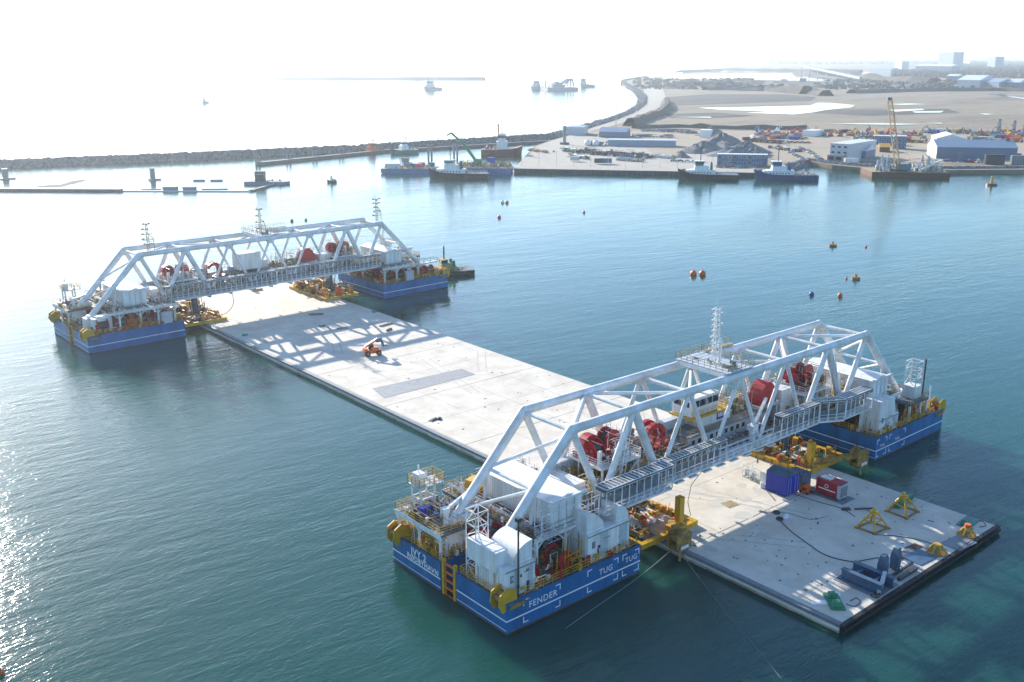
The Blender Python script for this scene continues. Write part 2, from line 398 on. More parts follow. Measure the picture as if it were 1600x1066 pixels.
def lattice(parent, base, h, wd, m, name='lattice_tower', top=0.6, r=.1, bays=4):
    x, y, z = base; b = MB(); c = []
    for i in range(bays+1):
        t = i/bays; w_ = wd*(1-t*(1-top))/2; c.append([(x+a*w_, y+e*w_, z+h*t) for a, e in ((-1, -1), (1, -1), (1, 1), (-1, 1))])
    for i in range(bays):
        for j in range(4):
            b.tube(c[i][j], c[i+1][j], r, 5); b.tube(c[i+1][j], c[i+1][(j+1) % 4], r*.7, 4)
            b.tube(c[i][j] if i % 2 else c[i][(j+1) % 4], c[i+1][(j+1) % 4] if i % 2 else c[i+1][j], r*.6, 4)
    return b.build(name, m, parent)

# ---------------------------------------------------------------- the two truss pontoons
def fairlead(parent, x, y, z, s, sy):
    """heavy yellow rope guide bolted on a hull corner"""
    prof = [(-1.6, -1.2), (.9, -1.5), (1.5, -.4), (1.3, 1.0), (.2, 1.6), (-1.2, 1.1)]
    o = None
    for k, yy in enumerate((-.9, .75)):
        b = MB(); b.prism([(a*s, c) for a, c in (prof if s > 0 else prof[::-1])], (x, y+yy, z), (1, 0, 0), (0, 0, 1), (0, -1, 0) if False else (0, 1, 0), .18)
        q = b.build('fairlead' if k == 0 else 'cheek_plate', M['yel'], o or parent)
        o = o or q
    b = MB(); b.tube((x, y-.75, z), (x, y+.75, z), .85, 14); b.tube((x+s*1.0, y-.75, z+.3), (x+s*1.0, y+.75, z+.3), .3, 8); b.build('roller', M['yeld'], o)
    b = MB(); b.box((x-s*1.3, y, z-1.0), (2.6, 2.4, .5)); b.tube((x-s*1.8, y+.3, z-.8), (x-s*1.8, y+.3, z+.7), .3, 8); b.build('mounting', M['yeld'], o)
    return o

def bracket_marks(parent, x0, x1, z0, z1, y, m_):
    t, l = .13, .85
    for sx, xx in ((1, x0), (-1, x1)):
        for sz, zz in ((1, z0), (-1, z1)):
            b = MB(); p = [(0, 0), (l, 0), (l, t), (t, t), (t, l), (0, l)]; p = [(xx+sx*a, zz+sz*c) for a, c in p]
            if sx*sz < 0: p = p[::-1]
            b.prism([(a, c) for a, c in p], (0, y-.01, 0), (1, 0, 0), (0, 0, 1), (0, -1, 0), .02); b.build('corner_mark', m_, parent)

BR = ((-49.9, -43.6), (-38.8, -33.0), (-32.2, -28.9), (32.0, 35.3), (36.1, 41.6))
def pontoon(loc, rz, label, second):
    T = thing('truss_pontoon', label, 'pontoon', loc, rz)
    TW, HX, HZ = 4.8, 36.0, 21.0                      # truss half spacing, top node, chord height
    MT, MW = M['truss'], M['white']
    # --- two floats, each with a slot in its outer face
    for s in (-1, 1):
        x1, x0 = (-28.7, -52.6) if s < 0 else (31.8, 55.3)   # inner, outer
        pts = [(x1, -11.2), (x1, 13.6), (x0, 13.6), (x0, 2.4), (x0-s*4.2, 2.4), (x0-s*4.2, -1.1), (x0, -1.1), (x0, -11.2)]
        b = MB(); b.poly(pts, -1.6, 4.1); fl = b.build('float', M['blue'], T)
        b = MB(); b.poly([(x1-s*-.35, -10.85), (x1-s*-.35, 13.25), (x0-s*.35, 13.25), (x0-s*.35, 2.7), (x0-s*4.5, 2.7), (x0-s*4.5, -1.4), (x0-s*.35, -1.4), (x0-s*.35, -10.85)], 4.1, 4.13); b.build('float_deck', M['deckp'], fl)
        b = MB(); c = 0.04
        lo, hi = min(x0, x1), max(x0, x1)
        for z, t in ((1.75, .16), (.5, .06)):
            if z > 1: b.bb((lo-c, -11.2-c, z), (hi+c, -11.2, z+t)); b.bb((lo-c, 13.6, z), (hi+c, 13.6+c, z+t))
            b.bb((x1, -11.2, z), (x1-s*c, 13.6, z+t))
            b.bb((x0, -11.2, z), (x0+s*c, -1.1, z+t)); b.bb((x0, 2.4, z), (x0+s*c, 13.6, z+t))
            if z > 1: b.bb((x0-s*4.2, -1.1, z), (x0-s*4.2+s*c, 2.4, z+t))
        b.build('hull_stripe', M['letter'], fl)
        b = MB()                                        # toe rail, coaming
        for a, e in zip(pts, pts[1:]+pts[:1]): b.bar((a[0]-s*0, a[1], 4.2), (e[0], e[1], 4.2), .16)
        b.build('coaming', M['blue'], fl)
        b = MB(); b.bb((lo, -11.25, -1.6), (hi, -11.19, .2)); b.bb((x0-s*.02, -11.2, -1.6), (x0+s*.05, -1.1, .2)); b.bb((x0, 2.4, -1.6), (x0+s*.05, 13.6, .2)); b.build('boot_topping', M['weed'], fl)
        rq = random.Random(int(x0)); b = MB()
        for i in range(40): x = rq.uniform(lo+.3, hi-.5); z = rq.uniform(.2, 3.6); b.bb((x, -11.215, z), (x+rq.uniform(.05, .5), -11.201, z+rq.uniform(.04, .3)))
        for i in range(26):
            y = rq.choice((rq.uniform(-11, -1.6), rq.uniform(2.6, 13))); z = rq.uniform(.2, 3.6); b.bb((x0+s*.001, y, z), (x0+s*.012, y+rq.uniform(.05, .5), z+rq.uniform(.04, .3)))
        tag(b.build('paint_scuff', M['scuff'], fl), kind='stuff')
        b = MB()
        b.rail([(x1+s*.3, -10.9, 4.15), (x0-s*3.2, -10.9, 4.15)], 1.15, .055, 1.6); b.build('railing', M['yel'], fl)
        b = MB(); b.rail([(x0-s*.3, -8.2, 4.15), (x0-s*.3, -1.5, 4.15), (x0-s*4.5, -1.5, 4.15), (x0-s*4.5, 2.8, 4.15), (x0-s*.3, 2.8, 4.15), (x0-s*.3, 11, 4.15)], 1.15, .055, 1.6); b.build('railing', M['yel'], fl)
        b = MB(); b.rail([(x1+s*.3, -10.9, 4.15), (x1+s*.3, 13.2, 4.15)], 1.15, .055, 1.8); b.build('railing', M['yel'], fl)
        b = MB(); b.rail([(x1+s*.3, 13.2, 4.15), (x0-s*3, 13.2, 4.15)], 1.15, .055, 1.8); b.build('railing', M['yel'], fl)
        for yy in (-.75, 1.75):                          # boarding ladder in the slot
            b = MB(); b.bb((x0-s*.35, yy-.22, -1.2), (x0+s*.1, yy+.22, 5.1)); q = b.build('ladder_post', M['yel'], T)
        for k in range(5):
            b = MB(); b.bb((x0-s*.2, -.53, -.2+k*1.15), (x0-s*.02, 1.53, .05+k*1.15)); b.build('ladder_step', M['orange'], T)
        for yy, zz in ((-10.2, 4.6), (12.6, 4.6)): fairlead(T, x0-s*.4, yy, zz, s, 1)
        for yy in (-6, 8):
            for k in (0, .9):
                b = MB(); b.tube((x0-s*1.2, yy+k, 4.1), (x0-s*1.2, yy+k, 4.9), .26, 10); b.tube((x0-s*1.2, yy+k, 4.9), (x0-s*1.2, yy+k, 5), .34, 10); b.build('bollard', M['yel'], T)
    if second:
        for x, w_, sz, zz in (('FENDER', -46.6, 1.25, 2.8), ('TUG', -35.4, 1.2, 2.8), ('TUG', -30.5, 1.1, 2.8), ('TUG', 33.7, .75, 2.5), ('TUG', 38.8, .75, 2.5)):
            text(x, sz, M['letter'], T, (w_, -11.26, zz), (PI/2, 0, 0))
        for x0, x1 in BR: bracket_marks(T, x0, x1, .62, 3.85, -11.2, M['letter'])
        text('IVY 2', 1.45, M['letter'], T, (-52.66, 7.3, 3.4), (PI/2, 0, -PI/2), bold=.025)
        text('R\u00d8DBYHAVN', 1.12, M['letter'], T, (-52.66, 6.4, 2.42), (PI/2, 0, -PI/2), bold=.02)
    # --- trusses
    for sy in (-1, 1):
        y = sy*TW
        b = MB(); b.tube((-HX, y, HZ), (HX, y, HZ), .65, 18)
        for k in range(13): b.tube((-HX+1+k*5.8, y, HZ), (-HX+1.09+k*5.8, y, HZ), .675, 18)
        b.build('top_chord', MT, T, smooth=True)
        for s in (-1, 1):
            fx = -49.2 if s < 0 else 49.2
            b = MB(); b.tube((s*HX, y, HZ), (fx, y, 7.4), .69, 18); b.ball((s*HX, y, HZ), .7, 14, 9); b.build('end_leg', MT, T, smooth=True)
            b = MB(); b.box((fx, y, 5.75), (3.4, 2.6, 3.3)); b.tube((fx, y, 7.4), (fx, y, 7.9), 1.05, 14); b.build('leg_foot', MW, T)
            b = MB(); mx = s*(HX+6.8); b.tube((mx, y, HZ-7.0), (mx+s*.6, y, 4.2), .26, 8); b.build('leg_post', MT, T, smooth=True)
        nodes = [(-36, -30, .58), (-24, -30, .56), (-24, -18, .7), (-12, -18, .38), (-12, -6, .4), (0, -6, .34), (0, 6, .34), (12, 6, .38), (12, 18, .36), (24, 18, .56), (24, 30, .7), (36, 30, .54)]
        for a, e, r in nodes:
            b = MB(); b.tube((a, y, HZ), (e, y, 8.8), r*.9, 12); b.build('diagonal', MT, T, smooth=True)
            if a < e: b = MB(); b.prism([(-1.3, -.5), (1.3, -.5), (.9, -1.5), (-.9, -1.5)], (a, y-.05, HZ), (1, 0, 0), (0, 0, 1), (0, 1, 0), .1); b.build('gusset_plate', MT, T)
        b = MB(); b.bb((-41.5, y-.5, 8.2), (41.5, y+.5, 8.9)); b.build('bottom_chord', MT, T)
    for i, x in enumerate(range(-36, 37, 12)):
        if x: b = MB(); b.tube((x, -TW, HZ-.2), (x, TW, HZ-.2), .3, 8); b.build('cross_strut', MT, T, smooth=True)
        if x < 36:
            a = 1 if i % 2 else -1; b = MB(); b.tube((x, a*TW, HZ-.2), (x+12, -a*TW, HZ-.2), .26, 8); b.build('wind_brace', MT, T, smooth=True)
    for s in (-1, 1):
        A = [Vector((s*HX, q*TW, HZ)) for q in (-1, 1)]; B_ = [Vector((s*49.2, q*TW, 7.4)) for q in (-1, 1)]
        m0, m1 = A[0].lerp(B_[0], .5), A[1].lerp(B_[1], .5)
        for p, q in ((m0, m1), (A[0].lerp(B_[0], .06), m1), (m0, B_[1].lerp(A[1], .15))):
            b = MB(); b.tube(p, q, .24, 8); b.build('wind_brace', MT, T, smooth=True)
    # --- bridge deck between the trusses
    b = MB(); b.bb((-41, -4.2, 8.05), (41, 4.2, 8.5)); b.build('bridge_deck', M['mid'], T)
    for x in range(-36, 37, 6): b = MB(); b.bb((x-.25, -4.2, 7.2), (x+.25, 4.2, 8.04)); b.build('cross_beam', M['grey'], T)
    # --- walkway hung outside the near truss: floor, hooped cage, dark roof trays
    def walk(x0, x1, y0, y1, z, h, roof=True, step=1.5, skew=0.0):
        """skew shifts the far end outwards"""
        f = lambda x: (x-x0)/(x1-x0)*skew
        b = MB(); b.prism([(0, 0), (1, 0), (1, .45), (0, .45)], (x0, y0, z-.45), (0, 0, 0), (0, 0, 1), (1, 0, 0), 1) if False else None
        v = [(x0, y0, z-.3), (x1, y0+skew, z-.3), (x1, y1+skew, z-.3), (x0, y1, z-.3), (x0, y0, z), (x1, y0+skew, z), (x1, y1+skew, z), (x0, y1, z)]
        F = [(3, 2, 1, 0), (4, 5, 6, 7), (0, 1, 5, 4), (1, 2, 6, 5), (2, 3, 7, 6), (3, 0, 4, 7)]
        b.add(v, F); wf = b.build('walkway_floor', M['truss'], T)
        b = MB(); n = max(1, round((x1-x0)/step))
        for i in range(n+1):
            x = x0+(x1-x0)*i/n; k = f(x)
            if True:
                b.bar((x, y0+k, z), (x, y0+k, z+h), .15); b.bar((x, y1+k, z), (x, y1+k, z+h), .1)
                if i < n: b.bar((x-.5, y0+k-.02, z), (x, y0+k-.02, z+.8), .09); b.bar((x+.5, y0+k-.02, z), (x, y0+k-.02, z+.8), .09)
        for zz in (.55, 1.1, h): b.bar((x0, y0, z+zz), (x1, y0+skew, z+zz), .08)
        for zz in (1.1, h): b.bar((x0, y1, z+zz), (x1, y1+skew, z+zz), .08)
        b.build('walkway_frame', M['truss'], wf)
        if roof:
            b = MB(); b.add([(p[0], p[1], p[2]+h-.22+(.5 if i > 3 else .25)) for i, p in enumerate(v)], F); b.build('roof_tray', M['deckp'], wf)
            n2 = max(1, round((x1-x0)/.75))
            b = MB()
            for i in range(n2+1):
                x = x0+(x1-x0)*i/n2; k = f(x); b.bar((x, y0+k-.05, z+h+.33), (x, y1+k+.05, z+h+.33), .11)
            for q in (y0, y1): b.bar((x0, q, z+h+.33), (x1, q+skew, z+h+.33), .1)
            b.build('roof_hoop', M['truss'], wf)
            b = MB(); b.add([(x0, y1-.1, z), (x1, y1+skew-.1, z), (x1, y1+skew-.04, z), (x0, y1-.04, z), (x0, y1-.1, z+h*.42), (x1, y1+skew-.1, z+h*.42), (x1, y1+skew-.04, z+h*.42), (x0, y1-.04, z+h*.42)], F); b.build('cage_shade_sheet', M['mid'], wf)  # dark sheet added inside the cage so its interior looks shaded
        return wf
    if second:
        walk(-33.5, -20.2, -9.2, -7.0, 9.5, 3.2); walk(-20, -5.2, -7.0, -5.5, 9.0, 3.0); walk(-5, 8.8, -7.0, -5.5, 9.0, 1.2, False)
        walk(9, 19.6, -7.0, -5.5, 9.0, 3.2); walk(19.8, 24, -7.0, -5.2, 9.1, 3.3, True, 1.5, -2.2); walk(24.2, 32.5, -9.2, -7.2, 9.3, 3.2)
        walk(-44, -33.7, -8.0, -6.6, 9.0, 3.0, False, 2.2)
        for k in range(9): b = MB(); b.bb((-20+k*3.2, -7.2, 8.3), (-18.2+k*3.2, -5.6, 8.49)); b.build('floor_bracket', M['truss'], T)
    else:
        walk(-31, 0, -7.0, -5.4, 8.7, 3.4); walk(0.2, 34, -7.0, -5.4, 8.9, 3.4)
        walk(-50, -31.2, -10.6, -9.2, 8.6, 1.1, False, 2.4); walk(34.2, 52, -10.6, -9.2, 8.6, 1.1, False, 2.4)
    b = MB(); b.rail([(-41, TW+.4, 9), (41, TW+.4, 9)], 1.1, .045, 2); b.build('railing', MW, T)
    # --- raised platforms over the floats, on columns with knee braces
    for s in (-1, 1):
        xi, xo = (-29.5, -44.6) if s < 0 else (32.5, 45.8)
        y0 = -9.9 if not second else -7.2
        b = MB(); b.bb((xi, y0, 8.3), (xo, 12.6, 8.75)); b.build('platform', M['deckp'], T)
        b = MB(); b.rail([(xi, y0+.1, 8.75), (xo, y0+.1, 8.75), (xo, 12.5, 8.75), (xi, 12.5, 8.75)], 1.1, .04, 1.8); b.build('railing', M['tan'], T)
        b = MB(); b.bb((xi, y0-.15, 8.1), (xo, y0, 8.8)); b.bb((xi, 12.6, 8.1), (xo, 12.75, 8.8)); b.build('edge_beam', M['truss'], T)
        for x in [xi+s*.8, xi+s*5, xi+s*9.5, xo-s*.5]:
            for y in (y0+.2, 2, 12):
                b = MB(); b.bb((x-.22, y-.22, 4.1), (x+.22, y+.22, 8.3))
                for k in (-1, 1): b.bar((x, y, 6.9), (x+k*1.4, y, 8.2), .2)
                b.build('column', M['truss'], T)
    # outer platform at the far corner with crane and blue locker
    for s in (-1, 1):
        xo = -52.3 if s < 0 else 55.0; xi = xo-s*7
        if s < 0 or not second:
            b = MB(); b.bb((xo, 2.6, 7.6), (xi, 13.2, 7.95)); b.build('platform', M['deckp'], T)
            b = MB(); b.rail([(xo+.05, 2.7, 7.95), (xo+.05, 13.1, 7.95), (xi, 13.1, 7.95)], 1.15, .05, 1.6); b.rail([(xi, 2.7, 7.95), (xo+.05, 2.7, 7.95)], 1.15, .05, 1.6); b.build('railing', M['yel'], T)
            b = MB(); b.bb((xo-.02, 2.5, 7.35), (xo+s*.12, 13.2, 8.05)); b.build('edge_beam', MW, T)
            for y in (3.2, 8, 12.8):
                for x in (xo-s*.4, xi+s*.4):
                    b = MB(); b.tube((x, y, 4.1), (x, y, 7.6), .22, 8); b.bar((x, y, 6.2), (x, y+1.3, 7.5), .16); b.bar((x, y, 6.2), (x, y-1.3, 7.5), .16); b.build('column', MW, T)
            b = MB(); b.box((xo-s*2.2, 9.4, 8.5), (1.7, 1.5, 1.1), .2, (.8, .7)); b.build('tarpaulin', M['blu2'], T)
            b = MB(); b.tube((xo-s*2.4, 4.6, 7.95), (xo-s*2.4, 4.6, 10.2), .4, 10); b.bar((xo-s*2.4, 4.6, 10.2), (xo-s*7.4, 6.0, 10.9), .42); b.box((xo-s*2.2, 4.5, 10.3), (1, .9, .7)); b.build('deck_crane', MW, T)
            b = MB(); b.tube((xo-s*4, 3.6, 8.6), (xo-s*6.3, 3.9, 8.6), .62, 12); b.build('raft_canister', MW, T, smooth=True)
            b = MB(); b.tube((xo-s*4, 5.4, 8.6), (xo-s*6.3, 5.7, 8.6), .55, 12); b.build('raft_canister', MW, T, smooth=True)
            # stair up to the bridge
            b = MB()
            for k in range(10): b.bb((xi+s*-.2, -.5-k*.0, 4.3+k*.38), (xi+s*-1.3, 0, 4.36+k*.38)) if False else b.box((xi-s*(1+k*.32), .6, 4.4+k*.4), (.34, 1.1, .06))
            for q in (0, 1.2): b.bar((xi-s*.8, q, 4.2), (xi-s*4.2, q, 8.4), .14)
            st = b.build('stair', MW, T)
            b = MB(); b.bar((xi-s*.8, 0, 5.3), (xi-s*4.2, 0, 9.5), .07); b.bar((xi-s*.8, 1.2, 5.3), (xi-s*4.2, 1.2, 9.5), .07)
            for k in range(5): b.bar((xi-s*(.8+k*.85), 0, 4.2+k*1.05), (xi-s*(.8+k*.85), 0, 5.3+k*1.05), .06)
            b.build('handrail', M['yel'], st)
    # lookout tower on the outer platform
    for s in ((-1,) if second else (-1, 1)):
        X, Y, Z = s*48.6, 11.6, 7.95
        b = MB(); 
        for a in (-1, 1):
            for e in (-1, 1): b.bar((X+a*1.2, Y+e, Z-3.8), (X+a*1.2, Y+e, Z+4.6), .26)
        for z in (0, 1.5, 3.2):
            for e in (-1, 1): b.bar((X-1.2, Y+e, Z+z), (X+1.2, Y+e, Z+z), .16)
            for a in (-1, 1): b.bar((X+a*1.2, Y-1, Z+z), (X+a*1.2, Y+1, Z+z), .16)
        o = b.build('lookout_tower', MW, T)
        b = MB(); b.bb((X-1.6, Y-1.4, Z+3.3), (X+2.6, Y+1.4, Z+3.45)); b.build('tower_floor', M['grey'], o)
        b = MB(); b.rail([(X-1.6, Y-1.4, Z+3.45), (X+2.6, Y-1.4, Z+3.45), (X+2.6, Y+1.4, Z+3.45), (X-1.6, Y+1.4, Z+3.45), (X-1.6, Y-1.4, Z+3.45)], 1.3, .05, .9); b.build('railing', M['yel'], o)
        b = MB(); b.bb((X-1.3, Y-.7, Z+3.45), (X-.1, Y+.7, Z+5.2)); b.tube((X-.7, Y, Z+5.2), (X-.7, Y, Z+6.3), .12, 6); b.build('tower_cabin', MW, o)
    if second:                                         # lattice tower on a white tank at the other side
        X, Y = 48.6, -8.0
        lattice(T, (X, Y, 9.7), 4.6, 2.3, MW, r=.12, top=.95, bays=3)
        b = MB(); b.bb((X-1.3, Y-1.2, 7.4), (X+1.3, Y+1.2, 9.7)); b.build('tank', MW, T)
        b = MB(); b.tube((X+1.7, Y-1.2, 4.1), (X+1.7, Y-1.2, 14.6), .17, 6); b.build('pole', M['dark'], T)
        b = MB(); b.tube((-50.2, -10.6, 4.1), (-50.2, -10.6, 14.8), .12, 6); b.box((-50.2, -10.6, 14.6), (.6, .6, .5)); b.build('pole', M['dark'], T)
        lattice(T, (-50.6, -3.0, 4.13), 9.2, 2.0, MW, r=.09, top=1, bays=5)
        b = MB(); b.bb((X-4.6, -10.4, 7.05), (X+1.9, -4, 7.4)); b.build('platform', M['deckp'], T)
        b = MB(); b.rail([(X-4.6, -10.3, 7.4), (X+1.8, -10.3, 7.4), (X+1.8, -4, 7.4)], 1.1, .05, 1.3); b.build('railing', M['tan'], T)
        for x in (X-4.4, X-.6, X+1.7):
            for y in (-10.2, -4.2): b = MB(); b.bb((x-.18, y-.18, 4.1), (x+.18, y+.18, 7.05)); b.build('column', MW, T)
        b = MB(); b.bar((54, -9, 5), (56.8, -7.5, 7.6), .25); b.build('davit', MW, T)
    # --- engine houses with curved hoods on the float deck
    def house(x0, x1, y0, y1, z1, hood, m_=None, doors=2):
        m_ = m_ or MW
        b = MB(); b.bb((x0, y0, 4.13), (x1, y1, z1)); h = b.build('engine_house', m_, T)
        b = MB(); corr(b, y0+.2, y1-.2, x0, 4.4, z1-.25, -1, 'y', .5); b.build('wall_panel', m_, h)
        for k in range(4): b = MB(); b.bb((x0+.38+k*(x1-x0-.5)/4, y0-.03, 4.5), (x0+.12+(k+1)*(x1-x0-.5)/4, y0-.002, z1-.5)); b.build('door', M['grey'] if k in (1, 3) else m_, h)
        b = MB(); b.bb((x0-.06, y0-.05, z1-.42), (x1+.06, y0-.002, z1-.3)); b.build('seam', M['mid'], h)
        b = MB(); b.bb((x0+.7, y0-.05, 6.1), (x0+1.3, y0-.031, 7.1)); b.bb((x0+2.9, y0-.05, 6.9), (x0+4.1, y0-.031, 7.0)); b.build('louvre', M['mid'], h)
        q = random.Random(int(x0*7)); L2 = x1-x0
        for k in range(5):
            b = MB(); x = x0+q.uniform(.3, L2-.6); z = q.uniform(4.6, z1-.7); w2 = q.uniform(.15, .5); b.bb((x, y0-.14, z), (x+w2, y0-.031, z+q.uniform(.2, .6))); b.build('junction_box', M[q.choice(('mid', 'dark', 'grey', 'yel'))], h)
        for k in range(4):
            b = MB(); y = y0+q.uniform(.5, y1-y0-.5); b.tube((x0-.15, y, 4.2), (x0-.15, y, z1-q.uniform(0, 1.5)), .05, 5); b.build('conduit', M[q.choice(('mid', 'tan', 'white'))], h)
        b = MB(); b.tube((x0+.1, y0-.1, z1-.3), (x1-.1, y0-.1, z1-.3), .05, 5); b.build('conduit', M['mid'], h)
        b = MB(); b.rail([(x0+.1, y0+.1, z1), (x1-.1, y0+.1, z1)], .5, .03, 1.2, 1); b.build('roof_rail', MW, h)
        if hood: arc_hood(h, hood[0], hood[1], y0+.4, y1-.6, z1, hood[2], m_)
        return h
    L_ = [(-51.9, -47.1, -10.2, -4.2, 8.1, (-47.2, -50.4, 2.6)), (-37.9, -30.1, -10.3, -6.2, 8.3, (-37.8, -34.6, 2.5)), (33.7, 40.1, -10.3, -6.6, 7.0, None)]
    if second:
        for a in L_: house(*a)
        b = MB(); b.bb((-52.2, -8.6, 7.2), (-50.2, -3.0, 9.9)); b.build('vent_box', MW, T)
        b = MB(); b.box((36.6, -8.4, 8.5), (5.6, 3.4, 3.0), 0, (.8, .9)); b.build('vent_box', MW, T)
        arc_hood(T, -32.4, -29.9, -10.0, -7.0, 8.3, 2.3, MW)
    else:
        for x in (-32.8, 41.5): b = MB(); b.bb((x-1.3, -11.0, 4.13), (x+1.3, -9.9, 7.1)); b.build('locker', M['grey'], T)
        b = MB(); b.bb((-50, -8.6, 4.13), (-45.5, -5, 7.6)); b.build('engine_house', MW, T)
    # --- big storage boxes on the raised platforms
    for x0, x1 in ((-41.6, -36.0), (36.0, 41.3)):
        b = MB(); b.bb((x0, -7.0, 9.0), (x1, 6.9, 12.8)); q = b.build('plant_room', MW, T)
        b = MB(); corr(b, -6.8, 6.7, x0, 9.2, 12.6, -1, 'y', .48, .07); b.build('wall_panel', MW, q); b = MB(); corr(b, -6.8, 6.7, x1, 9.2, 12.6, 1, 'y', .48, .07); b.build('wall_panel', MW, q)
        b = MB(); c = (x0+x1)/2; b.prism([(x0-.15, 12.8), (x1+.15, 12.8), (c, 13.45)], (0, 7.1, 0), (1, 0, 0), (0, 0, 1), (0, -1, 0), 14.3); b.build('roof', MW, q)
        for k in range(4): b = MB(); w_ = (x1-x0)/4; b.bb((x0+.08+k*w_, -7.06, 9.15), (x0+w_-.08+k*w_, -7.003, 12.5)); b.build('door', M['white'], q)
        for k in range(3): b = MB(); b.tube((x0+1.4+k*1.4, -7.12, 9.3), (x0+1.4+k*1.4, -7.12, 12.3), .04, 5); b.build('locking_bar', M['grey'], q)
        b = MB(); b.bb((x0-.3, -7.6, 12.85), (x1+.6, -7.1, 13.2)); b.build('cable_tray', M['truss'], T)
    # --- red winches on the float decks under the platforms
    k = 0
    for x, y, r, ax in ((-41.2, -8.2, 1.25, 'y'), (-45.5, 0.4, 1.9, 'x'), (-45.5, 4.6, 1.8, 'x'), (-34.5, 3, 1.6, 'x'), (-39.5, 8.5, 1.6, 'x'), (36, -2.0, 1.6, 'x'), (46.8, -7.8, 1.4, 'y'), (41, 3, 1.9, 'x'), (49, 6, 1.7, 'x')):
        drum(T, (x, y, 4.4+r), r, 2.4, ax, M['red'])
    if not second:
        for x in (-48, -43.5, -38.5, -34, 34.5, 39, 46, 50): drum(T, (x, -8.4, 5.9), 1.45, 2.2, 'x', M['red'])
    # --- bridge equipment
    def hook(x, z, s):                                  # curved red cable guide
        b = MB(); pts = [(math.cos(t)*2.0, math.sin(t)*2.0) for t in [R(150)-i*R(230)/12 for i in range(13)]]
        for yy in (-.9, .7):
            for (a, c), (e, g) in zip(pts, pts[1:]): b.bar((x+s*a, yy, z+c), (x+s*e, yy, z+g), .75)
        return b.build('cable_guide', M['red'], T, smooth=False)
    hook(-15, 13.3, 1)
    b = MB(); b.tube((-11.8, -1, 11.2), (-11.8, 1, 11.2), .9, 12); b.build('sheave', M['red'], T)
    b = MB(); prof = [(math.cos(t)*2.3, math.sin(t)*3.8) for t in [PI*i/12 for i in range(13)]]
    b.prism(prof, (13.4, 1.4, 12.2), (1, 0, 0), (0, 0, 1), (0, -1, 0), 2.4); b.build('reel_cover', M['red'], T, smooth=False)
    b = MB(); b.bb((10.6, -1.3, 11.6), (16.2, 1.6, 12.2)); b.build('reel_base', M['grey'], T)
    for x in (10.9, 15.9):
        for y in (-1.1, 1.4): b = MB(); b.bar((x, y, 8.5), (x, y, 11.6), .25); b.build('column', MW, T)
    # tall winch frames over the clamps
    for x in (-24.6, 24.6):
        b = MB(); b.bb((x-4, -3.4, 12.4), (x+4, 3.4, 12.8)); q = b.build('winch_platform', MW, T)
        for a in (-3.7, 0, 3.7):
            for e in (-3.2, 3.2): b = MB(); b.bar((x+a, e, 8.5), (x+a, e, 12.4), .34); b.build('column', MW, q)
        b = MB()
        for e in (-3.2, 3.2):
            for a in (-3.7, 0): b.bar((x+a, e, 8.6), (x+a+3.7, e, 12.3), .22)
        b.build('frame_brace', MW, q)
        b = MB(); b.rail([(x-4, -3.4, 12.8), (x+4, -3.4, 12.8), (x+4, 3.4, 12.8), (x-4, 3.4, 12.8), (x-4, -3.4, 12.8)], 1.1, .05, 1.3); b.build('railing', M['white'], q)
        drum(T, (x-2.2, 0, 14.3), 1.35, 1.6, 'x', M['red']); drum(T, (x+1.6, .9, 14.7), 1.6, 1.6, 'y', M['red'])
        b = MB(); b.prism([(math.cos(PI*i/8)*1.7, math.sin(PI*i/8)*1.7) for i in range(9)], (x-2.2, 1.9, 14.6), (1, 0, 0), (0, 0, 1), (0, -1, 0), 1.4); b.build('drum_guard', M['red'], T)
        clutter(T, 'winch_gear', (x-3.5, -3, 12.8), (x+3.5, 3, 16.6), 87, 11+int(x), [M['red'], M['tan'], M['white'], M['dark']], .8)
        clutter(T, 'yellow_pipework', (x-6.5, -3.6, 8.5), (x+4.5, 3.6, 12.2), 342, 17+int(x), [M['yel'], M['tan'], M['white'], M['yeld']], .9)
        for a in (-1, 1):
            b = MB(); b.bb((x+a*3-.25, -.6, 8.5), (x+a*3+.25, .6, 13.6)); b.build('yellow_frame', M['yel'], T)
        for a in (-1.4, 0, 1.4):                       # lifting wires down to the clamp frame
            for e in (-.8, .8):
                b = MB(); b.tube((x*.82+a, e, 2.6), (x*.86+a, e, 13.5), .1, 6); b.build('lifting_wire', M['dark'], T)
        b = MB(); b.tube((x*.84, 0, 2.2), (x*.84, 0, 8.2), .8, 14); b.build('guide_tube', M['sblue'], T)
    # deckhouse in the middle
    b = MB(); b.bb((-7, -.8, 8.5), (13, 4.0, 11.2)); dh = b.build('deckhouse', M['grey'], T)
    for k in range(9):
        b = MB(); x = -6.1+k*1.5+(0.7 if k > 4 else 0); b.bb((x, -.86, 9.5), (x+.95, -.802, 10.5)); f = b.build('window', MW, dh)
        b = MB(); b.bb((x+.1, -.9, 9.6), (x+.85, -.862, 10.4)); b.build('pane', M['glass'], f)
    b = MB(); b.bb((-7.4, -1.5, 11.2), (13.4, 4.2, 11.42)); b.build('deckhouse_roof', M['mid'], dh)
    b = MB(); b.rail([(-7.4, -1.45, 11.42), (13.4, -1.45, 11.42)], 1.1, .04, 1.4); b.build('railing', M['tan'], dh)
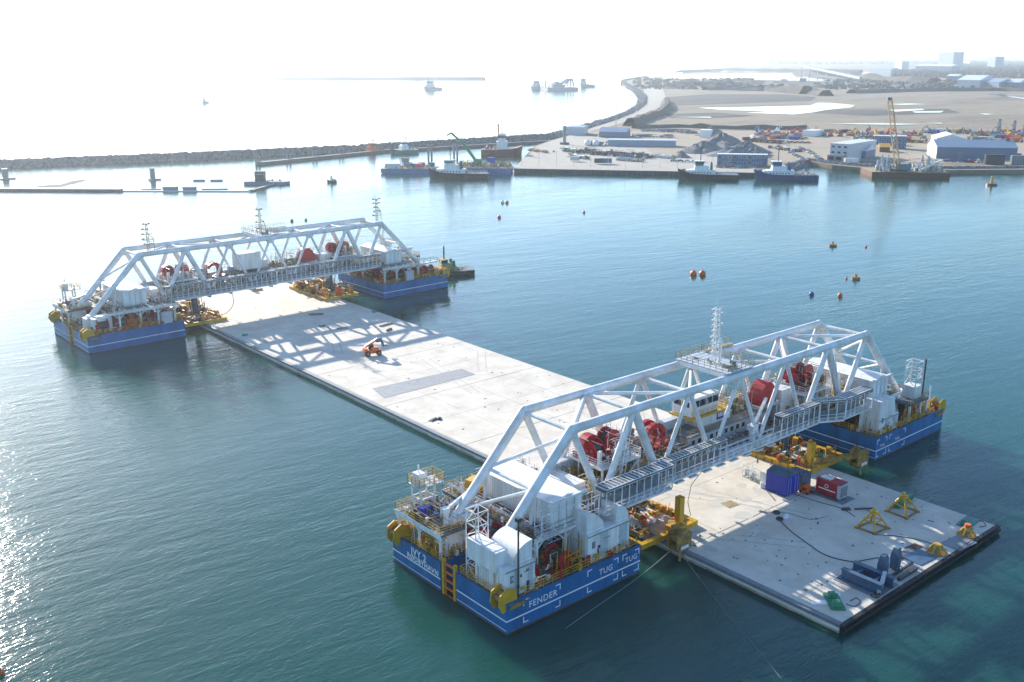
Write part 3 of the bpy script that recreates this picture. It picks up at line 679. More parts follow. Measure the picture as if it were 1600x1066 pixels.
    if second:
        b = MB(); b.bb((-2.8, 0.2, 11.42), (4.8, 3.8, 13.5)); hb = b.build('cabin_base', MW, T)
        b = MB(); b.bb((1.3, .12, 11.9), (2.9, .198, 13.3)); sg = b.build('blue_sign', M['blu2'], hb)
        for k in range(3): b = MB(); b.bb((1.52+k*.42, .09, 12.3), (1.8+k*.42, .119, 12.95)); b.build('sign_mark', M['letter'], sg)
        b = MB(); b.bb((-5.8, -.6, 13.5), (3.9, 4.2, 13.8)); b.build('cabin_floor', M['yel'], T)
        b = MB(); b.box((-2.2, 1.9, 15.4), (6.4, 4.0, 3.1), 0, (1.04, 1.04)); cb = b.build('control_cabin', MW, T)
        for k in range(4): b = MB(); b.bb((-5.1+k*1.55, -.2, 15.4), (-3.75+k*1.55, -.13, 16.5)); b.build('window', M['glass'], cb)
        for k in range(2): b = MB(); b.bb((-5.5, .4+k*1.7, 15.4), (-5.43, 1.8+k*1.7, 16.5)); b.build('window', M['glass'], cb)
        b = MB(); b.rail([(-5.8, -.55, 13.8), (3.9, -.55, 13.8), (3.9, 4.1, 13.8)], 1.1, .04, 1.2); b.build('railing', M['yel'], cb)
        mast(T, -.4, 0, 21.2, 9.6, MW, 9)
        px0, px1 = -3.6, 2.8
        # davit crane outside the walkway
        b = MB(); b.tube((4.4, -4.6, 9), (4.4, -4.6, 11), .55, 10); b.box((4.4, -4.6, 11.2), (1.4, 1.2, .9)); b.bar((4.6, -4.6, 11.3), (9.6, -3.2, 14.6), .42); b.build('deck_crane', MW, T)
    else:
        b = MB(); b.tube((-7.6, .8, 14.2), (-1.4, .8, 14.2), 1.9, 18) if False else b.bb((-7.6, -1.0, 12.4), (-1.2, 3.2, 16.9)); b.build('control_cabin', MW, T)
        mast(T, -.4, 0, 21.2, 7.2, M['tan'], 4, seed=4); mast(T, -32.6, -2.6, 21.2, 7, M['tan'], 5, seed=5); mast(T, 37, -1, 21.2, 6.6, M['tan'], 5, seed=6)
        px0, px1 = -3.2, 2.2
    b = MB(); b.bb((px0, -TW-.4, 21.85), (px1, TW+.4, 22.0)); pl = b.build('mast_platform', M['grey'], T)
    b = MB()
    for x in (px0, px1): b = MB(); b.bb((x-.15, -TW, 21.2), (x+.15, TW, 21.84)); b.build('platform_beam', MW, pl)
    b = MB(); b.rail([(px0, -TW-.4, 22), (px1, -TW-.4, 22), (px1, TW+.4, 22), (px0, TW+.4, 22), (px0, -TW-.4, 22)], 1.2, .05, 1.1); b.build('railing', M['tan'], pl)
    clutter(pl, 'aerials', (px0+.3, -TW, 22), (px1-.3, TW, 23.6), 22, 8, [M['tan'], M['white'], M['mid']], .6)
    b = MB(); b.bb((px1, TW-.2, 21.82), (px1+8, TW+.9, 21.95)); b.rail([(px1, TW+.9, 21.95), (px1+8, TW+.9, 21.95)], 1.1, .045, 1.2); b.build('catwalk', M['tan'], pl)
    b = MB(); b.bb((16.8, -1.2, 8.5), (23.6, 3.4, 11.2)); b.bb((17.3, -.9, 11.2), (23.2, 3.2, 13.6)); q = b.build('switch_house', MW, T)
    b = MB(); corr(b, 17.0, 23.4, -1.2, 8.7, 11, -1, 'x', .5); b.build('wall_panel', MW, q); b = MB(); corr(b, 17.4, 23.0, -.9, 11.3, 13.4, -1, 'x', .5); b.build('wall_panel', MW, q)
    b = MB(); b.bb((20.6, -.99, 11.9), (21.8, -.965, 12.8)); b.build('window', M['glass'], q)
    b = MB(); b.bb((-33.5, -2.6, 8.5), (-31.0, 3.5, 11.4)); b.build('switch_house', MW, T)
    # deck clutter everywhere on the bridge and floats
    clutter(T, 'bridge_gear', (-20.5, -4.0, 8.5), (-7.4, 4.2, 11.6), 342, 21, [M['tan'], M['white'], M['grey'], M['yel'], M['dark'], M['blu2']], .8)
    clutter(T, 'bridge_gear', (-6, -4.2, 8.5), (16, -1.2, 9.8), 199, 22, [M['mid'], M['grey'], M['yeld'], M['dark']], .55)
    clutter(T, 'bridge_gear', (4, .4, 11.4), (18, 4.2, 14.6), 228, 23, [M['tan'], M['white'], M['yel'], M['dark']], .55)
    clutter(T, 'bridge_gear', (27.5, -4.0, 8.5), (35.4, 4.2, 12.5), 313, 24, [M['yel'], M['white'], M['grey'], M['tan'], M['green'], M['red']], .9)
    clutter(T, 'deck_gear', (-51.5, -10.6, 4.13), (-45.8, -1.6, 6.2), 171, 25, [M['white'], M['yel'], M['orange'], M['dark'], M['grey']], .6)
    clutter(T, 'deck_gear', (-51.8, 2.9, 4.13), (-46.4, 13.1, 7.0), 313, 26, [M['tan'], M['yel'], M['white'], M['dark'], M['orange']], .5)
    clutter(T, 'deck_gear', (-45.6, -10.8, 4.13), (-29.2, -5, 6.4), 313, 27, [M['red'], M['yeld'], M['dark'], M['white'], M['yel']], .5)
    clutter(T, 'deck_gear', (-46, -4, 4.13), (-29.2, 13, 7.6), 342, 28, [M['red'], M['dark'], M['white'], M['mid']], .8)
    clutter(T, 'deck_gear', (32.2, -10.8, 4.13), (54.6, -5, 6.3), 370, 29, [M['yeld'], M['dark'], M['red'], M['white'], M['yel']], .5)
    clutter(T, 'deck_gear', (32.2, -4, 4.13), (54.6, 13, 7.4), 370, 30, [M['red'], M['dark'], M['mid'], M['white']], .8)
    clutter(T, 'platform_gear', (-44.3, 7.2, 8.75), (-30, 12.3, 10.8), 171, 31, [M['tan'], M['white'], M['dark'], M['yel']], .55)
    clutter(T, 'platform_gear', (-44.5, (-6.8 if second else -9.5), 8.75), (-41.9, 7, 10.2), 130, 32, [M['rust'], M['mid'], M['white'], M['orange']], .6)
    clutter(T, 'platform_gear', (-35.7, -6.8, 8.75), (-29.8, 7, 10.6), 256, 33, [M['white'], M['tan'], M['dark'], M['orange'], M['yel']], .55)
    clutter(T, 'platform_gear', (32.7, -6.8, 8.75), (35.7, 12, 10.9), 171, 34, [M['white'], M['yel'], M['tan'], M['green']], .55)
    clutter(T, 'platform_gear', (41.7, -6.8, 8.75), (45.4, 12, 10.4), 171, 35, [M['white'], M['mid'], M['tan'], M['red']], .55)
    clutter(T, 'platform_gear', (-52, 6.4, 7.95), (-45.6, 12.9, 9.4), 102, 36, [M['dark'], M['white'], M['mid'], M['blu2']], .55)
    clutter(T, 'deck_gear', (47, -3, 4.2), (54, 7.6, 7.2), 142, 37, [M['white'], M['mid'], M['tan'], M['red']], .7)
    # scaffold poles, hose bundles and pipe racks
    q = random.Random(99)
    for nm, lo, hi, n, mm in (('scaffolding', (-52.2, 2.8, 8), (-46, 13, 9.6), 40, 'tan'), ('scaffolding', (-44.4, -9.5, 8.8), (-42, 12, 10.2), 60, 'grey'), ('scaffolding', (-35.6, -6.8, 8.8), (-29.8, 12, 11), 70, 'white'), ('scaffolding', (-27, -3.6, 12.8), (-21, 3.4, 16.5), 60, 'white'), ('scaffolding', (21, -3.4, 12.8), (28, 3.4, 16.8), 60, 'tan'), ('scaffolding', (41.6, -6.8, 8.8), (45.6, 12, 11), 60, 'white'), ('scaffolding', (-20, -4, 8.5), (-8, 4, 13.4), 90, 'tan'), ('scaffolding', (4, 0, 11.4), (20, 4, 15.5), 90, 'tan'), ('scaffolding', (27, -3.6, 8.5), (35, 3.8, 13), 60, 'white'), ('scaffolding', (-34, -3.6, 8.5), (-28, 3.8, 12.4), 60, 'white'), ('scaffolding', (-44, -10.6, 4.2), (-38.6, -9, 8.2), 30, 'yel'), ('scaffolding', (-51.6, 3, 4.2), (-50.8, 12.8, 7.6), 46, 'yel'), ('scaffolding', (41, -10.6, 4.2), (54, -9.6, 7.2), 44, 'yel')):
        b = MB()
        for i in range(n):
            x, y, z = [q.uniform(lo[k], hi[k]) for k in range(3)]; k = q.random()
            if k < .4: b.bar((x, y, lo[2]), (x, y, z+.6), .07)
            elif k < .75: b.bar((x, y, z), (min(hi[0], x+q.uniform(1, 4)), y, z), .06)
            elif k < .9: b.bar((x, lo[1], z), (x, hi[1], z), .06)
            else: b.bar((x, y, lo[2]), (min(hi[0], x+2), y, z), .06)
        tag(b.build(nm, M[mm], T), kind='stuff')
    for k in range(7):
        b = MB(); y = -3.9+k*.22; z = 8.75+.1*(k % 3); b.tube((-40, y, z), (40, y, z), .07, 5); b.build('hose_run', M[('dark', 'tan', 'mid')[k % 3]], T)
    for x in range(-30, 31, 12):
        b = MB(); b.bar((x, -4.6, 8.9), (x, -4.6, 11.4), .1); b.box((x, -4.75, 11.5), (.5, .3, .2)); b.build('floodlight', M['grey'], T)
    b = MB(); b.box((-41.2, 9.6, 9.7), (2.6, 2.0, 1.8), .3, (.8, .8)); b.build('yellow_generator', M['yel'], T)
    # boxes added along the far side to fill out the bridge's cast shadow
    for i, x in enumerate(range(-33, 33, 6)):
        b = MB(); b.bb((x+.08, 3.0, 8.52), (x+5.92, 4.15, 12.2+(i % 3)*.7)); q = b.build('shadow_block', M[('grey', 'white', 'mid', 'grey')[i % 4]], T)
        b = MB(); corr(b, x+.3, x+5.7, 3.0, 8.8, 11.8, -1, 'x', .6); b.build('wall_panel', M['grey'], q)
    # cable bundles and pipes along the bridge
    for k, (yy, mm) in enumerate(((-3.9, 'grey'), (-3.6, 'tan'), (3.8, 'white'), (4.1, 'mid'))):
        b = MB(); b.tube((-36, yy, 9.3+.2*k), (36, yy, 9.3+.2*k), .1, 6); b.build('pipe', M[mm], T)
    # ladders and scaffold beside the big diagonals
    for x in ((-27.4, 27.4) if second else (-21,)):
        b = MB()
        for e in (-.35, .35): b.bar((x+e, -5.9, 9.2), (x+e*.9+2.2*(1 if x < 0 else -1), -5.4, 19.5), .09)
        for k in range(14): t = k/14; b.bar((x-.35+2.2*t*(1 if x < 0 else -1), -5.9+.5*t, 9.2+10.3*t), (x+.35+2.2*t*(1 if x < 0 else -1), -5.9+.5*t, 9.2+10.3*t), .06)
        b.build('ladder', MW, T)
    return T
P2 = pontoon((0, 37.4, 0), 0.0, 'nearer white truss pontoon on blue floats lettered IVY 2, spanning the concrete element', True)
P1 = pontoon((0.6, 194.0, 0), R(1.1), 'farther white truss pontoon with three small masts, spanning the far half of the concrete element', False)
# ---------------------------------------------------------------- yellow clamp frames lying on the element under each pontoon
def clamp(x0, x1, y0, y1, label, seed, arm=0, n=150, pile=True, hi=2.6):
    cx, cy_ = (x0+x1)/2, (y0+y1)/2; T = thing('clamp_frame', label, 'clamp frame', (cx, cy_, ZD)); a, c = (x1-x0)/2, (y1-y0)/2
    for nm, lo, hi_ in (('long_beam', (-a, -c, 0), (-a+.8, c, .8)), ('long_beam', (a-.8, -c, 0), (a, c, .8)), ('cross_beam', (-a+.8, -c, 0), (a-.8, -c+.8, .75)), ('cross_beam', (-a+.8, c-.8, 0), (a-.8, c, .75)), ('cross_beam', (-a+.8, -.4, 0), (a-.8, .4, .7)), ('cross_beam', (-a+.8, c*.5, 0), (a-.8, c*.5+.6, .7))):
        b = MB(); b.bb(lo, hi_); b.build(nm, M['yel'], T)
    for s in (-1, 1):
        b = MB()
        for k in range(int(2*c/1.6)): b.bb((s*a-.05 if s > 0 else -a-.12, -c+.6+k*1.6, .05), (s*a+.12 if s > 0 else -a+.05, -c+.72+k*1.6, .75))
        b.build('web_stiffener', M['yeld'], T)
    b = MB(); b.box((0, -c*.45, .9), (a*1.1, c*.35, .08)); b.build('cover_plate', M['white'], T)
    clutter(T, 'hydraulics', (-a+.4, -c+.6, .6), (a-.4, c-.4, hi), n, seed, [M['yel'], M['yeld'], M['orange'], M['tan'], M['dark'], M['white']], .85)
    clutter(T, 'hydraulics', (-a+.4, 0, .6), (a-.4, c-.4, hi+1), n//2, seed+50, [M['yel'], M['yeld'], M['tan'], M['rust']], 1.2)
    clutter(T, 'tubing', (-a, -c+.4, .3), (a, c, 1.4), n//2, seed+90, [M['dark'], M['tan'], M['white']], .5)
    s = 1 if cx > 0 else -1
    if pile:
        b = MB(); b.bb((-.55-s*a*.55, -c+.8, .2), (.45-s*a*.55, -c+1.8, 5.0)); b.build('guide_post', M['yel'], T)
    if arm:
        b = MB(); b.bar((-s*a*.3, -c+1.5, 1.2), (s*arm, -c-2.6, 1.6), .9); b.build('arm', M['yeld'], T)
        b = MB(); X, Y = s*arm, -c-2.8
        for e in (-.8, .8): b.prism([(-1.5, -1), (1.7, -1), (1.9, .7), (.6, 1.9), (-1.3, 1.5)], (X, Y+e-.1, 1.3), (1, 0, 0), (0, 0, 1), (0, 1, 0), .25)
        b.tube((X, Y-.8, 1.6), (X, Y+.8, 1.6), .9, 12); b.box((X+.4, Y, .2), (2.6, 1.9, .8)); q = b.build('rope_guide', M['yeld'], T)
        b = MB(); b.bar((X-.6, Y-.9, .2), (X-1.3, Y-1.4, -1.1), .3); b.build('claw', M['yeld'], q); b = MB(); b.bar((X+.8, Y-.9, .2), (X+1.2, Y-1.5, -1.2), .3); b.build('claw', M['yeld'], q)
        b = MB(); b.box((X, Y-1.15, .55), (1.6, .12, .5)); b.build('name_plate', M['white'], q)
    return T
clamp(-25.5, -13.2, 28.8, 50, 'yellow clamp frame on the element behind the TUG end of the near left float', 41, arm=1.5, n=190)
clamp(14.8, 26.2, 28.6, 50, 'yellow clamp frame beside the near right float, with a post and long arm', 42, arm=5.0, n=210)
clamp(-25.8, -14.6, 186.5, 207, 'yellow clamp frame under the left half of the far pontoon', 43, n=190, pile=False, hi=3)
clamp(15.6, 27.0, 188.0, 209, 'yellow clamp frame under the right half of the far pontoon, crowded with posts', 44, n=210, pile=False, hi=4)

# ---------------------------------------------------------------- equipment standing on the element, near end
container((6.6, 27.9, ZD+.15), 3.9, 3.4, 3.2, R(90), M['blu2'], 'royal blue corrugated steel container on the element beside the red generator', cat='container')
b = MB(); b.prism([(-1.75, 0), (1.75, 0), (0, .55)], (6.6, 29.9, ZD+3.36), (1, 0, 0), (0, 0, 1), (0, -1, 0), 4.0); o = b.build('container_lid', M['sblue'])
o.parent = [x for x in col.objects if x.name == 'shipping_container'][0]; o.matrix_parent_inverse = Matrix.Translation((6.6, 27.9, ZD+.15)).inverted() if False else (Matrix.Translation((6.6, 27.9, ZD+.15)) @ Matrix.Rotation(R(90), 4, 'Z')).inverted()
# red generator
T = thing('generator', 'dark red containerised generator with a white ring mark, standing on a dark mat', 'generator', (11.2, 22.4, ZD+.05))
b = MB(); b.bb((-1.1, -2.2, .25), (1.1, 1.6, 2.5)); b.build('body', M['red'], T)
b = MB(); b.bb((-1.1, -2.75, .25), (1.1, -2.2, 2.45)); b.build('radiator_end', M['grey'], T)
b = MB(); b.bb((-1.14, -2.6, 2.5), (1.14, 1.64, 2.62)); b.build('roof', M['red'], T)
b = MB(); b.bb((-.6, -.5, 2.62), (.6, 1.3, 2.8)); b.build('silencer', M['white'], T)
b = MB()
for i in range(10):
    a0, a1 = 2*PI*i/10, 2*PI*(i+1)/10; b.bar((-1.13, -.3+.3*math.cos(a0), 1.75+.3*math.sin(a0)), (-1.13, -.3+.3*math.cos(a1), 1.75+.3*math.sin(a1)), .07)
b.build('ring_mark', M['letter'], T)
b = MB(); b.bb((-1.13, -1.9, 1.08), (-1.105, 1.1, 1.25)); b.build('lettering_band', M['letter'], T)
for k in range(4): b = MB(); b.bb((-1.0+k*.5, -2.79, .5), (-.6+k*.5, -2.752, 2.2)); b.build('grille', M['mid'], T)
film('rubber_mat', [(9.4, 18.6), (13.0, 18.6), (13.0, 25.6), (9.4, 25.6)], M['mid'])
# grey cabinet, orange pump, white cabinets
T = thing('cabinet', 'blue grey steel cabinet between the blue container and the red generator', 'cabinet', (10.6, 27.6, ZD))
b = MB(); b.bb((-1.3, -1.5, .1), (1.3, 1.5, 2.4)); b.build('body', M['sblue'], T)
for k in (-1, 1): b = MB(); b.bb((-1.34, k*.75-.6, .3), (-1.302, k*.75+.6, 2.2)); b.build('door', M['mid'], T)
b = MB(); b.rail([(-1.3, -1.5, 2.4), (1.3, -1.5, 2.4), (1.3, 1.5, 2.4)], .8, .04, 1.3, 1); b.build('railing', M['sblue'], T)
T = thing('pump', 'orange pump unit beside the blue container', 'pump', (8.9, 25.0, ZD))
b = MB(); b.box((0, 0, .55), (1.2, 1.5, .9)); b.tube((-.6, 0, 1.0), (.7, 0, 1.0), .42, 10); b.build('engine', M['orange'], T)
b = MB(); b.tube((0, -.9, .5), (0, -1.6, .5), .25, 8); b.build('outlet', M['dark'], T)
for k, (x, y) in enumerate(((-.55, -.6), (.55, -.6), (-.55, .6), (.55, .6))): b = MB(); b.tube((x-.1, y, .24), (x+.1, y, .24), .24, 10); b.build('wheel', M['black'], T)
for i, (px, py, sx, sy, h, lb, nm) in enumerate(((1196, 757, 1.3, 1.5, 2.3, 'white switch cabinet with grey louvre just left of the blue container', 'cabinet'), (1178, 750, 1.0, 1.0, 1.8, 'small open white wire cage on the element, nearer the white cabinet', 'cage'), (1167, 744, 1.1, 1.1, 2.0, 'open white wire cage farthest left of the equipment group', 'cage'))):
    p = G(px, py, ZD); T = thing('switch_cabinet' if nm == 'cabinet' else 'wire_cage', lb, nm, (p.x, p.y, ZD))
    if nm == 'cabinet':
        b = MB(); b.bb((-sx/2, -sy/2, .1), (sx/2, sy/2, h)); b.build('body', M['white'], T)
        b = MB(); b.bb((-sx/2+.15, -sy/2-.03, .9), (sx/2-.15, -sy/2-.002, h-.2)); b.build('louvre', M['mid'], T)
    else:
        b = MB()
        for a in (-1, 1):
            for e in (-1, 1): b.bar((a*sx/2, e*sy/2, 0), (a*sx/2, e*sy/2, h), .09)
            for z in (.1, h/2, h): b.bar((a*sx/2, -sy/2, z), (a*sx/2, sy/2, z), .08); b.bar((-sx/2, a*sy/2, z), (sx/2, a*sy/2, z), .08)
        b.build('cage_frame', M['white'], T); b = MB(); b.box((0, 0, .7), (.5, .5, 1.1)); b.build('meter_box', M['grey'], T)
for i, (px, py) in enumerate(((1190, 762), (1197, 764), (1203, 763))):
    p = G(px, py, ZD); b = MB(); b.tube((0, 0, 0), (0, 0, .9), .3, 10); b.tube((0, 0, .9), (0, 0, 1.0), .12, 6)
    o = b.build('drum', M['white'] if i != 1 else M['grey'], loc=(p.x, p.y, ZD)); tag(o, ('white drum standing left in the row before the white cabinet', 'grey drum standing between two white ones', 'white drum beside the blue container')[i], 'drum', 'drums by the blue container')
# yellow pyramid frames
def pyramid(pts, tip, label):
    P = [G(*p, ZD) for p in pts]; c = (P[0]+P[2])/2; P.append(P[0]+P[2]-P[1]) if len(P) == 3 else None
    P = [p-c for p in P]; T = thing('pyramid_frame', label, 'lifting frame', (c.x, c.y, ZD)); h = tip
    for i in range(4):
        p, q = P[i], P[(i+1) % 4]; t = Vector((p.x*.16, p.y*.16, h)); t2 = Vector((q.x*.16, q.y*.16, h))
        b = MB(); b.bar((p.x, p.y, .1), t, .24); b.build('leg', M['yel'], T)
        b = MB(); b.bar((p.x, p.y, .12), (q.x, q.y, .12), .2); b.build('base_bar', M['yeld'], T)
        b = MB(); u, v = Vector((p.x, p.y, .1)).lerp(t, .5), Vector((q.x, q.y, .1)).lerp(t2, .5); b.bar(u, v, .14); b.build('tie_bar', M['yel'], T)
        b = MB(); b.tube((p.x, p.y, 0), (p.x, p.y, .12), .32, 8); b.build('foot_plate', M['yeld'], T)
    b = MB(); b.box((0, 0, h-.1), (1.0, 1.0, .35)); b.tube((0, 0, h), (0, 0, h+.6), .3, 10); b.build('head', M['yel'], T)
pyramid([(1338, 825), (1366, 835), (1388, 826)], 2.6, 'yellow pyramid lifting frame on the element, the one nearer the camera')
pyramid([(1385, 799), (1416, 811), (1434, 800)], 2.6, 'yellow pyramid lifting frame before a green beam, nearer the right edge of the element')
b = MB(); p = G(1412, 786, ZD); b.box((0, 0, .35), (5.6, .8, .7), R(5)); o = b.build('green_beam', M['green'], loc=(p.x, p.y, ZD)); tag(o, 'dark green steel beam lying behind the farther yellow pyramid frame', 'beam')
def dome(px, py, top, label, m_, r=1.15):
    p = G(px, py, ZD); T = thing('bollard_frame', label, 'bollard', (p.x, p.y, ZD)); n = 6
    b = MB(); b.tube((0, 0, 0), (0, 0, .12), r*1.15, 14); b.build('base_plate', M['yeld'], T)
    for i in range(n):
        a = 2*PI*i/n; b = MB(); b.bar((r*math.cos(a), r*math.sin(a), .1), (r*.4*math.cos(a), r*.4*math.sin(a), 1.15), .2); b.build('leg', M['yel'], T)
    b = MB(); b.tube((0, 0, 1.05), (0, 0, 1.3), r*.45, 12); b.build('ring', M['yel'], T)
    if top: b = MB(); b.tube((0, 0, 1.3), (0, 0, 1.75), r*.4, 10); b.build('cap', top, T)
dome(1510, 836, M['orange'], 'small yellow six-legged bollard frame with a red cap near the far corner', None)
dome(1463, 863, None, 'small yellow six-legged bollard frame without cap at the end edge', None, 1.25)
# green plates with valves
def plate(c, rz, m_, label, boxes=2):
    T = thing('valve_plate', label, 'hatch', (c.x, c.y, ZD), rz); b = MB(); b.box((0, 0, .12), (4.0, 1.9, .16)); b.build('plate', m_, T)
    for k in range(boxes): b = MB(); b.box((-1+k*2, 0, .5), (1.1, 1.2, .6), 0, (.7, .7)); b.build('valve_box', m_, T)
plate(G(1303, 941, ZD), R(48), M['green'], 'bright green valve plate with two boxes near the closest corner of the element')
plate(G(1512, 817, ZD), R(5), M['teal'], 'teal green valve plate near the far right corner of the element', 1)
for k, (px, py) in enumerate(((1283, 942), (1300, 929))):
    p = G(px, py, ZD); b = MB(); b.box((0, 0, .06), (2.2, 1.0, .1), R(-38)); o = b.build('cover_sheet', M['white'], loc=(p.x, p.y, ZD)); tag(o, ('white flat sheet left of the bright green valve plate', 'white flat sheet lying behind the bright green valve plate')[k], 'sheet', 'white sheets on the element')
for k, (px, py, L, m_, lb) in enumerate(((1427, 856, 2.6, 'rust', 'rusty steel plate, farther of the pair at the end edge'), (1410, 869, 2.6, 'rust', 'rusty steel plate nearer the grey fender beams'), (1419, 863, 2.4, 'mid', 'grey steel plate lying between two rusty plates'), (1437, 871, 4.2, 'sblue', 'blue grey steel plate beside the small yellow bollard frame'), (1498, 849, 4.4, 'mid', 'large dark square mat at the end edge of the element'))):
    p = G(px, py, ZD); b = MB(); b.box((0, 0, .05), (L, 1.3 if L < 3 else 3.0, .08), R(-5)); o = b.build('steel_plate', M[m_], loc=(p.x, p.y, ZD+.005*k)); tag(o, lb, 'plate')
# grey fender assembly at the end edge
T = thing('fender_assembly', 'blue grey steel beams with two upright fender horns at the end edge of the element', 'fender frame', (-7.5, 3.0, ZD))
b = MB(); b.box((-1.8, .5, .04), (5.4, 6.4, .06)); b.build('base_plate', M['mid'], T)
for x in (-3.4, -.6):
    b = MB(); b.bb((x, -2.6, .1), (x+.22, 3.2, 1.45)); b.bb((x-.3, -2.6, 1.45), (x+.5, 3.2, 1.58)); b.bb((x-.3, -2.6, .08), (x+.5, 3.6, .2)); b.build('web_beam', M['sblue'], T)
for y in (-1.2, 1.4): b = MB(); b.bb((-3.1, y, .5), (-.62, y+.4, 1.2)); b.build('tie_beam', M['sblue'], T)
for x in (.6, 3.9):
    prof = [(-.6, 0), (.7, 0), (.72, 1.9), (.35, 3.2), (-.4, 3.35), (-.7, 2.0)]
    b = MB(); b.prism(prof, (x, -.2, .1), (.25, 1, 0), (0, 0, 1), (1, 0, 0), .8); b.build('fender_horn', M['sblue'], T)
b = MB(); b.bar((-3.6, -2.4, .35), (-.2, -1.2, 1.6), .5); b.build('diagonal_arm', M['grey'], T)
b = MB()
for i in range(10): a0, a1 = 2*PI*i/10, 2*PI*(i+1)/10; b.bar((-4.2+.7*math.cos(a0), -2.3+.5*math.sin(a0), .3), (-4.2+.7*math.cos(a1), -2.3+.5*math.sin(a1), .3), .16)
b.build('mooring_ring', M['dark'], T)
b = MB(); b.bb((1.8, -2.4, .1), (6.4, -1.9, .5)); b.bb((1.8, -1.2, .1), (7.4, -.9, .4)); b.build('kerb_beam', M['dark'], T)
# cables and hoses
def gp(*a): return [(G(x, y, ZD).x, G(x, y, ZD).y) for x, y in a]
hose('hose', gp((1217, 812), (1235, 830), (1262, 850), (1290, 868), (1330, 878), (1355, 875), (1375, 873), (1388, 888)), .065, M['black'], 'long black hose snaking from the blue container towards the grey fender beams')
hose('cable', gp((1240, 772), (1280, 785), (1315, 795), (1336, 808)), .045, M['black'], 'black cable from the red generator towards the nearer pyramid frame', 'cable')
hose('cable', gp((1366, 836), (1400, 838), (1440, 845), (1462, 853), (1480, 860)), .05, M['black'], 'black cable between the nearer pyramid frame and the uncapped yellow bollard frame', 'cable')
hose('cable', gp((1210, 782), (1205, 776), (1199, 769)), .08, M['black'], 'short black cable curling at the foot of the blue container', 'cable')
hose('rope', gp((1328, 940), (1338, 935), (1344, 941), (1335, 948), (1322, 944)), .05, M['black'], 'black rope loop beside the bright green valve plate', 'rope')
hose('rope', gp((1524, 812), (1535, 815), (1540, 822), (1530, 824)), .05, M['black'], 'black rope loop beside the teal valve plate', 'rope')
hose('cable', gp((1185, 800), (1230, 802), (1265, 812), (1290, 808)), .04, M['mid'], 'thin grey cable lying in the middle of the shaded deck', 'cable')
for k, (px, py, lb) in enumerate(((1213, 802, 'coil of black hose behind the pale bag'), (1218, 812, 'pale bag with coiled hose on the shaded deck'))):
    p = G(px, py, ZD); b = MB()
    for i in range(12): a0, a1 = 2*PI*i/12, 2*PI*(i+1)/12; b.bar((.45*math.cos(a0), .45*math.sin(a0), .15), (.45*math.cos(a1), .45*math.sin(a1), .15), .22)
    T = thing('hose_coil', lb, 'coil', (p.x, p.y, ZD)); b.build('coil', M['dark'], T)
    if k: b = MB(); b.box((1.3, -.2, .2), (1.5, .6, .35), .3, (.7, .7)); b.build('bag', M['white'], T)
p = G(1322, 797, ZD); b = MB(); b.box((0, 0, .2), (1.4, .5, .35), R(-35), (.8, .8)); b.box((2.4, -1.7, .12), (3.2, .22, .2), R(-35)); o = b.build('timber_beam', M['dark'], loc=(p.x, p.y, ZD)); tag(o, 'dark timber and strap lying beyond the red generator', 'timber')
p = G(1140, 788, ZD); film('plywood_sheet', [(p.x-1.2, p.y-.9), (p.x+1, p.y-1.1), (p.x+1.3, p.y+.8), (p.x-.9, p.y+1.1)], M['tan'])
# pale and dark spots, hatches and old sockets over the whole deck
r = random.Random(9); b = MB()
for i in range(210):
    x, y = r.uniform(-19, 19), (r.uniform(3, 228) if i % 3 else r.uniform(1, 26)); a = r.uniform(0, PI); L = r.uniform(.1, .5)*(2 if i % 17 == 0 else 1); b.box((x, y, ZD+.03), (L, r.uniform(.05, .2), .06), a)
tag(b.build('deck_litter', M['dark'], el), kind='stuff')
def blot(x, y, rx, ry, seed, m_, name, z=.004):
    q = random.Random(seed); n = 22; k = [1+q.uniform(-.35, .35) for _ in range(n)]
    k = [(k[i]+k[i-1]+k[(i+1) % n])/3 for i in range(n)]
    b = MB(); b.add([(x+rx*k[i]*math.cos(2*PI*i/n), y+ry*k[i]*math.sin(2*PI*i/n), ZD+z) for i in range(n)], [tuple(range(n))]); return b.build(name, m_, el)
M['stain'] = mat('damp_concrete', (0.54, 0.51, 0.45), 0.8, c2=(0.46, 0.44, 0.39), scale=0.5, detail=8)
M['stain2'] = mat('dark_stain', (0.50, 0.47, 0.42), 0.7, c2=(0.58, 0.55, 0.49), scale=1.1, detail=8)
r = random.Random(5)
for i in range(44): blot(r.uniform(-18, 18), r.uniform(4, 226) if i % 2 else r.uniform(2, 40), r.uniform(.3, 2.0), r.uniform(.2, 1.6), 100+i, M['stain2' if i % 2 else 'stain'], 'deck_stain', .004+i*.0003)
film('screed_strip', [(-17.4, 107.0), (6.6, 107.4), (6.7, 112.6), (-15.9, 113.9)], M['slab'])
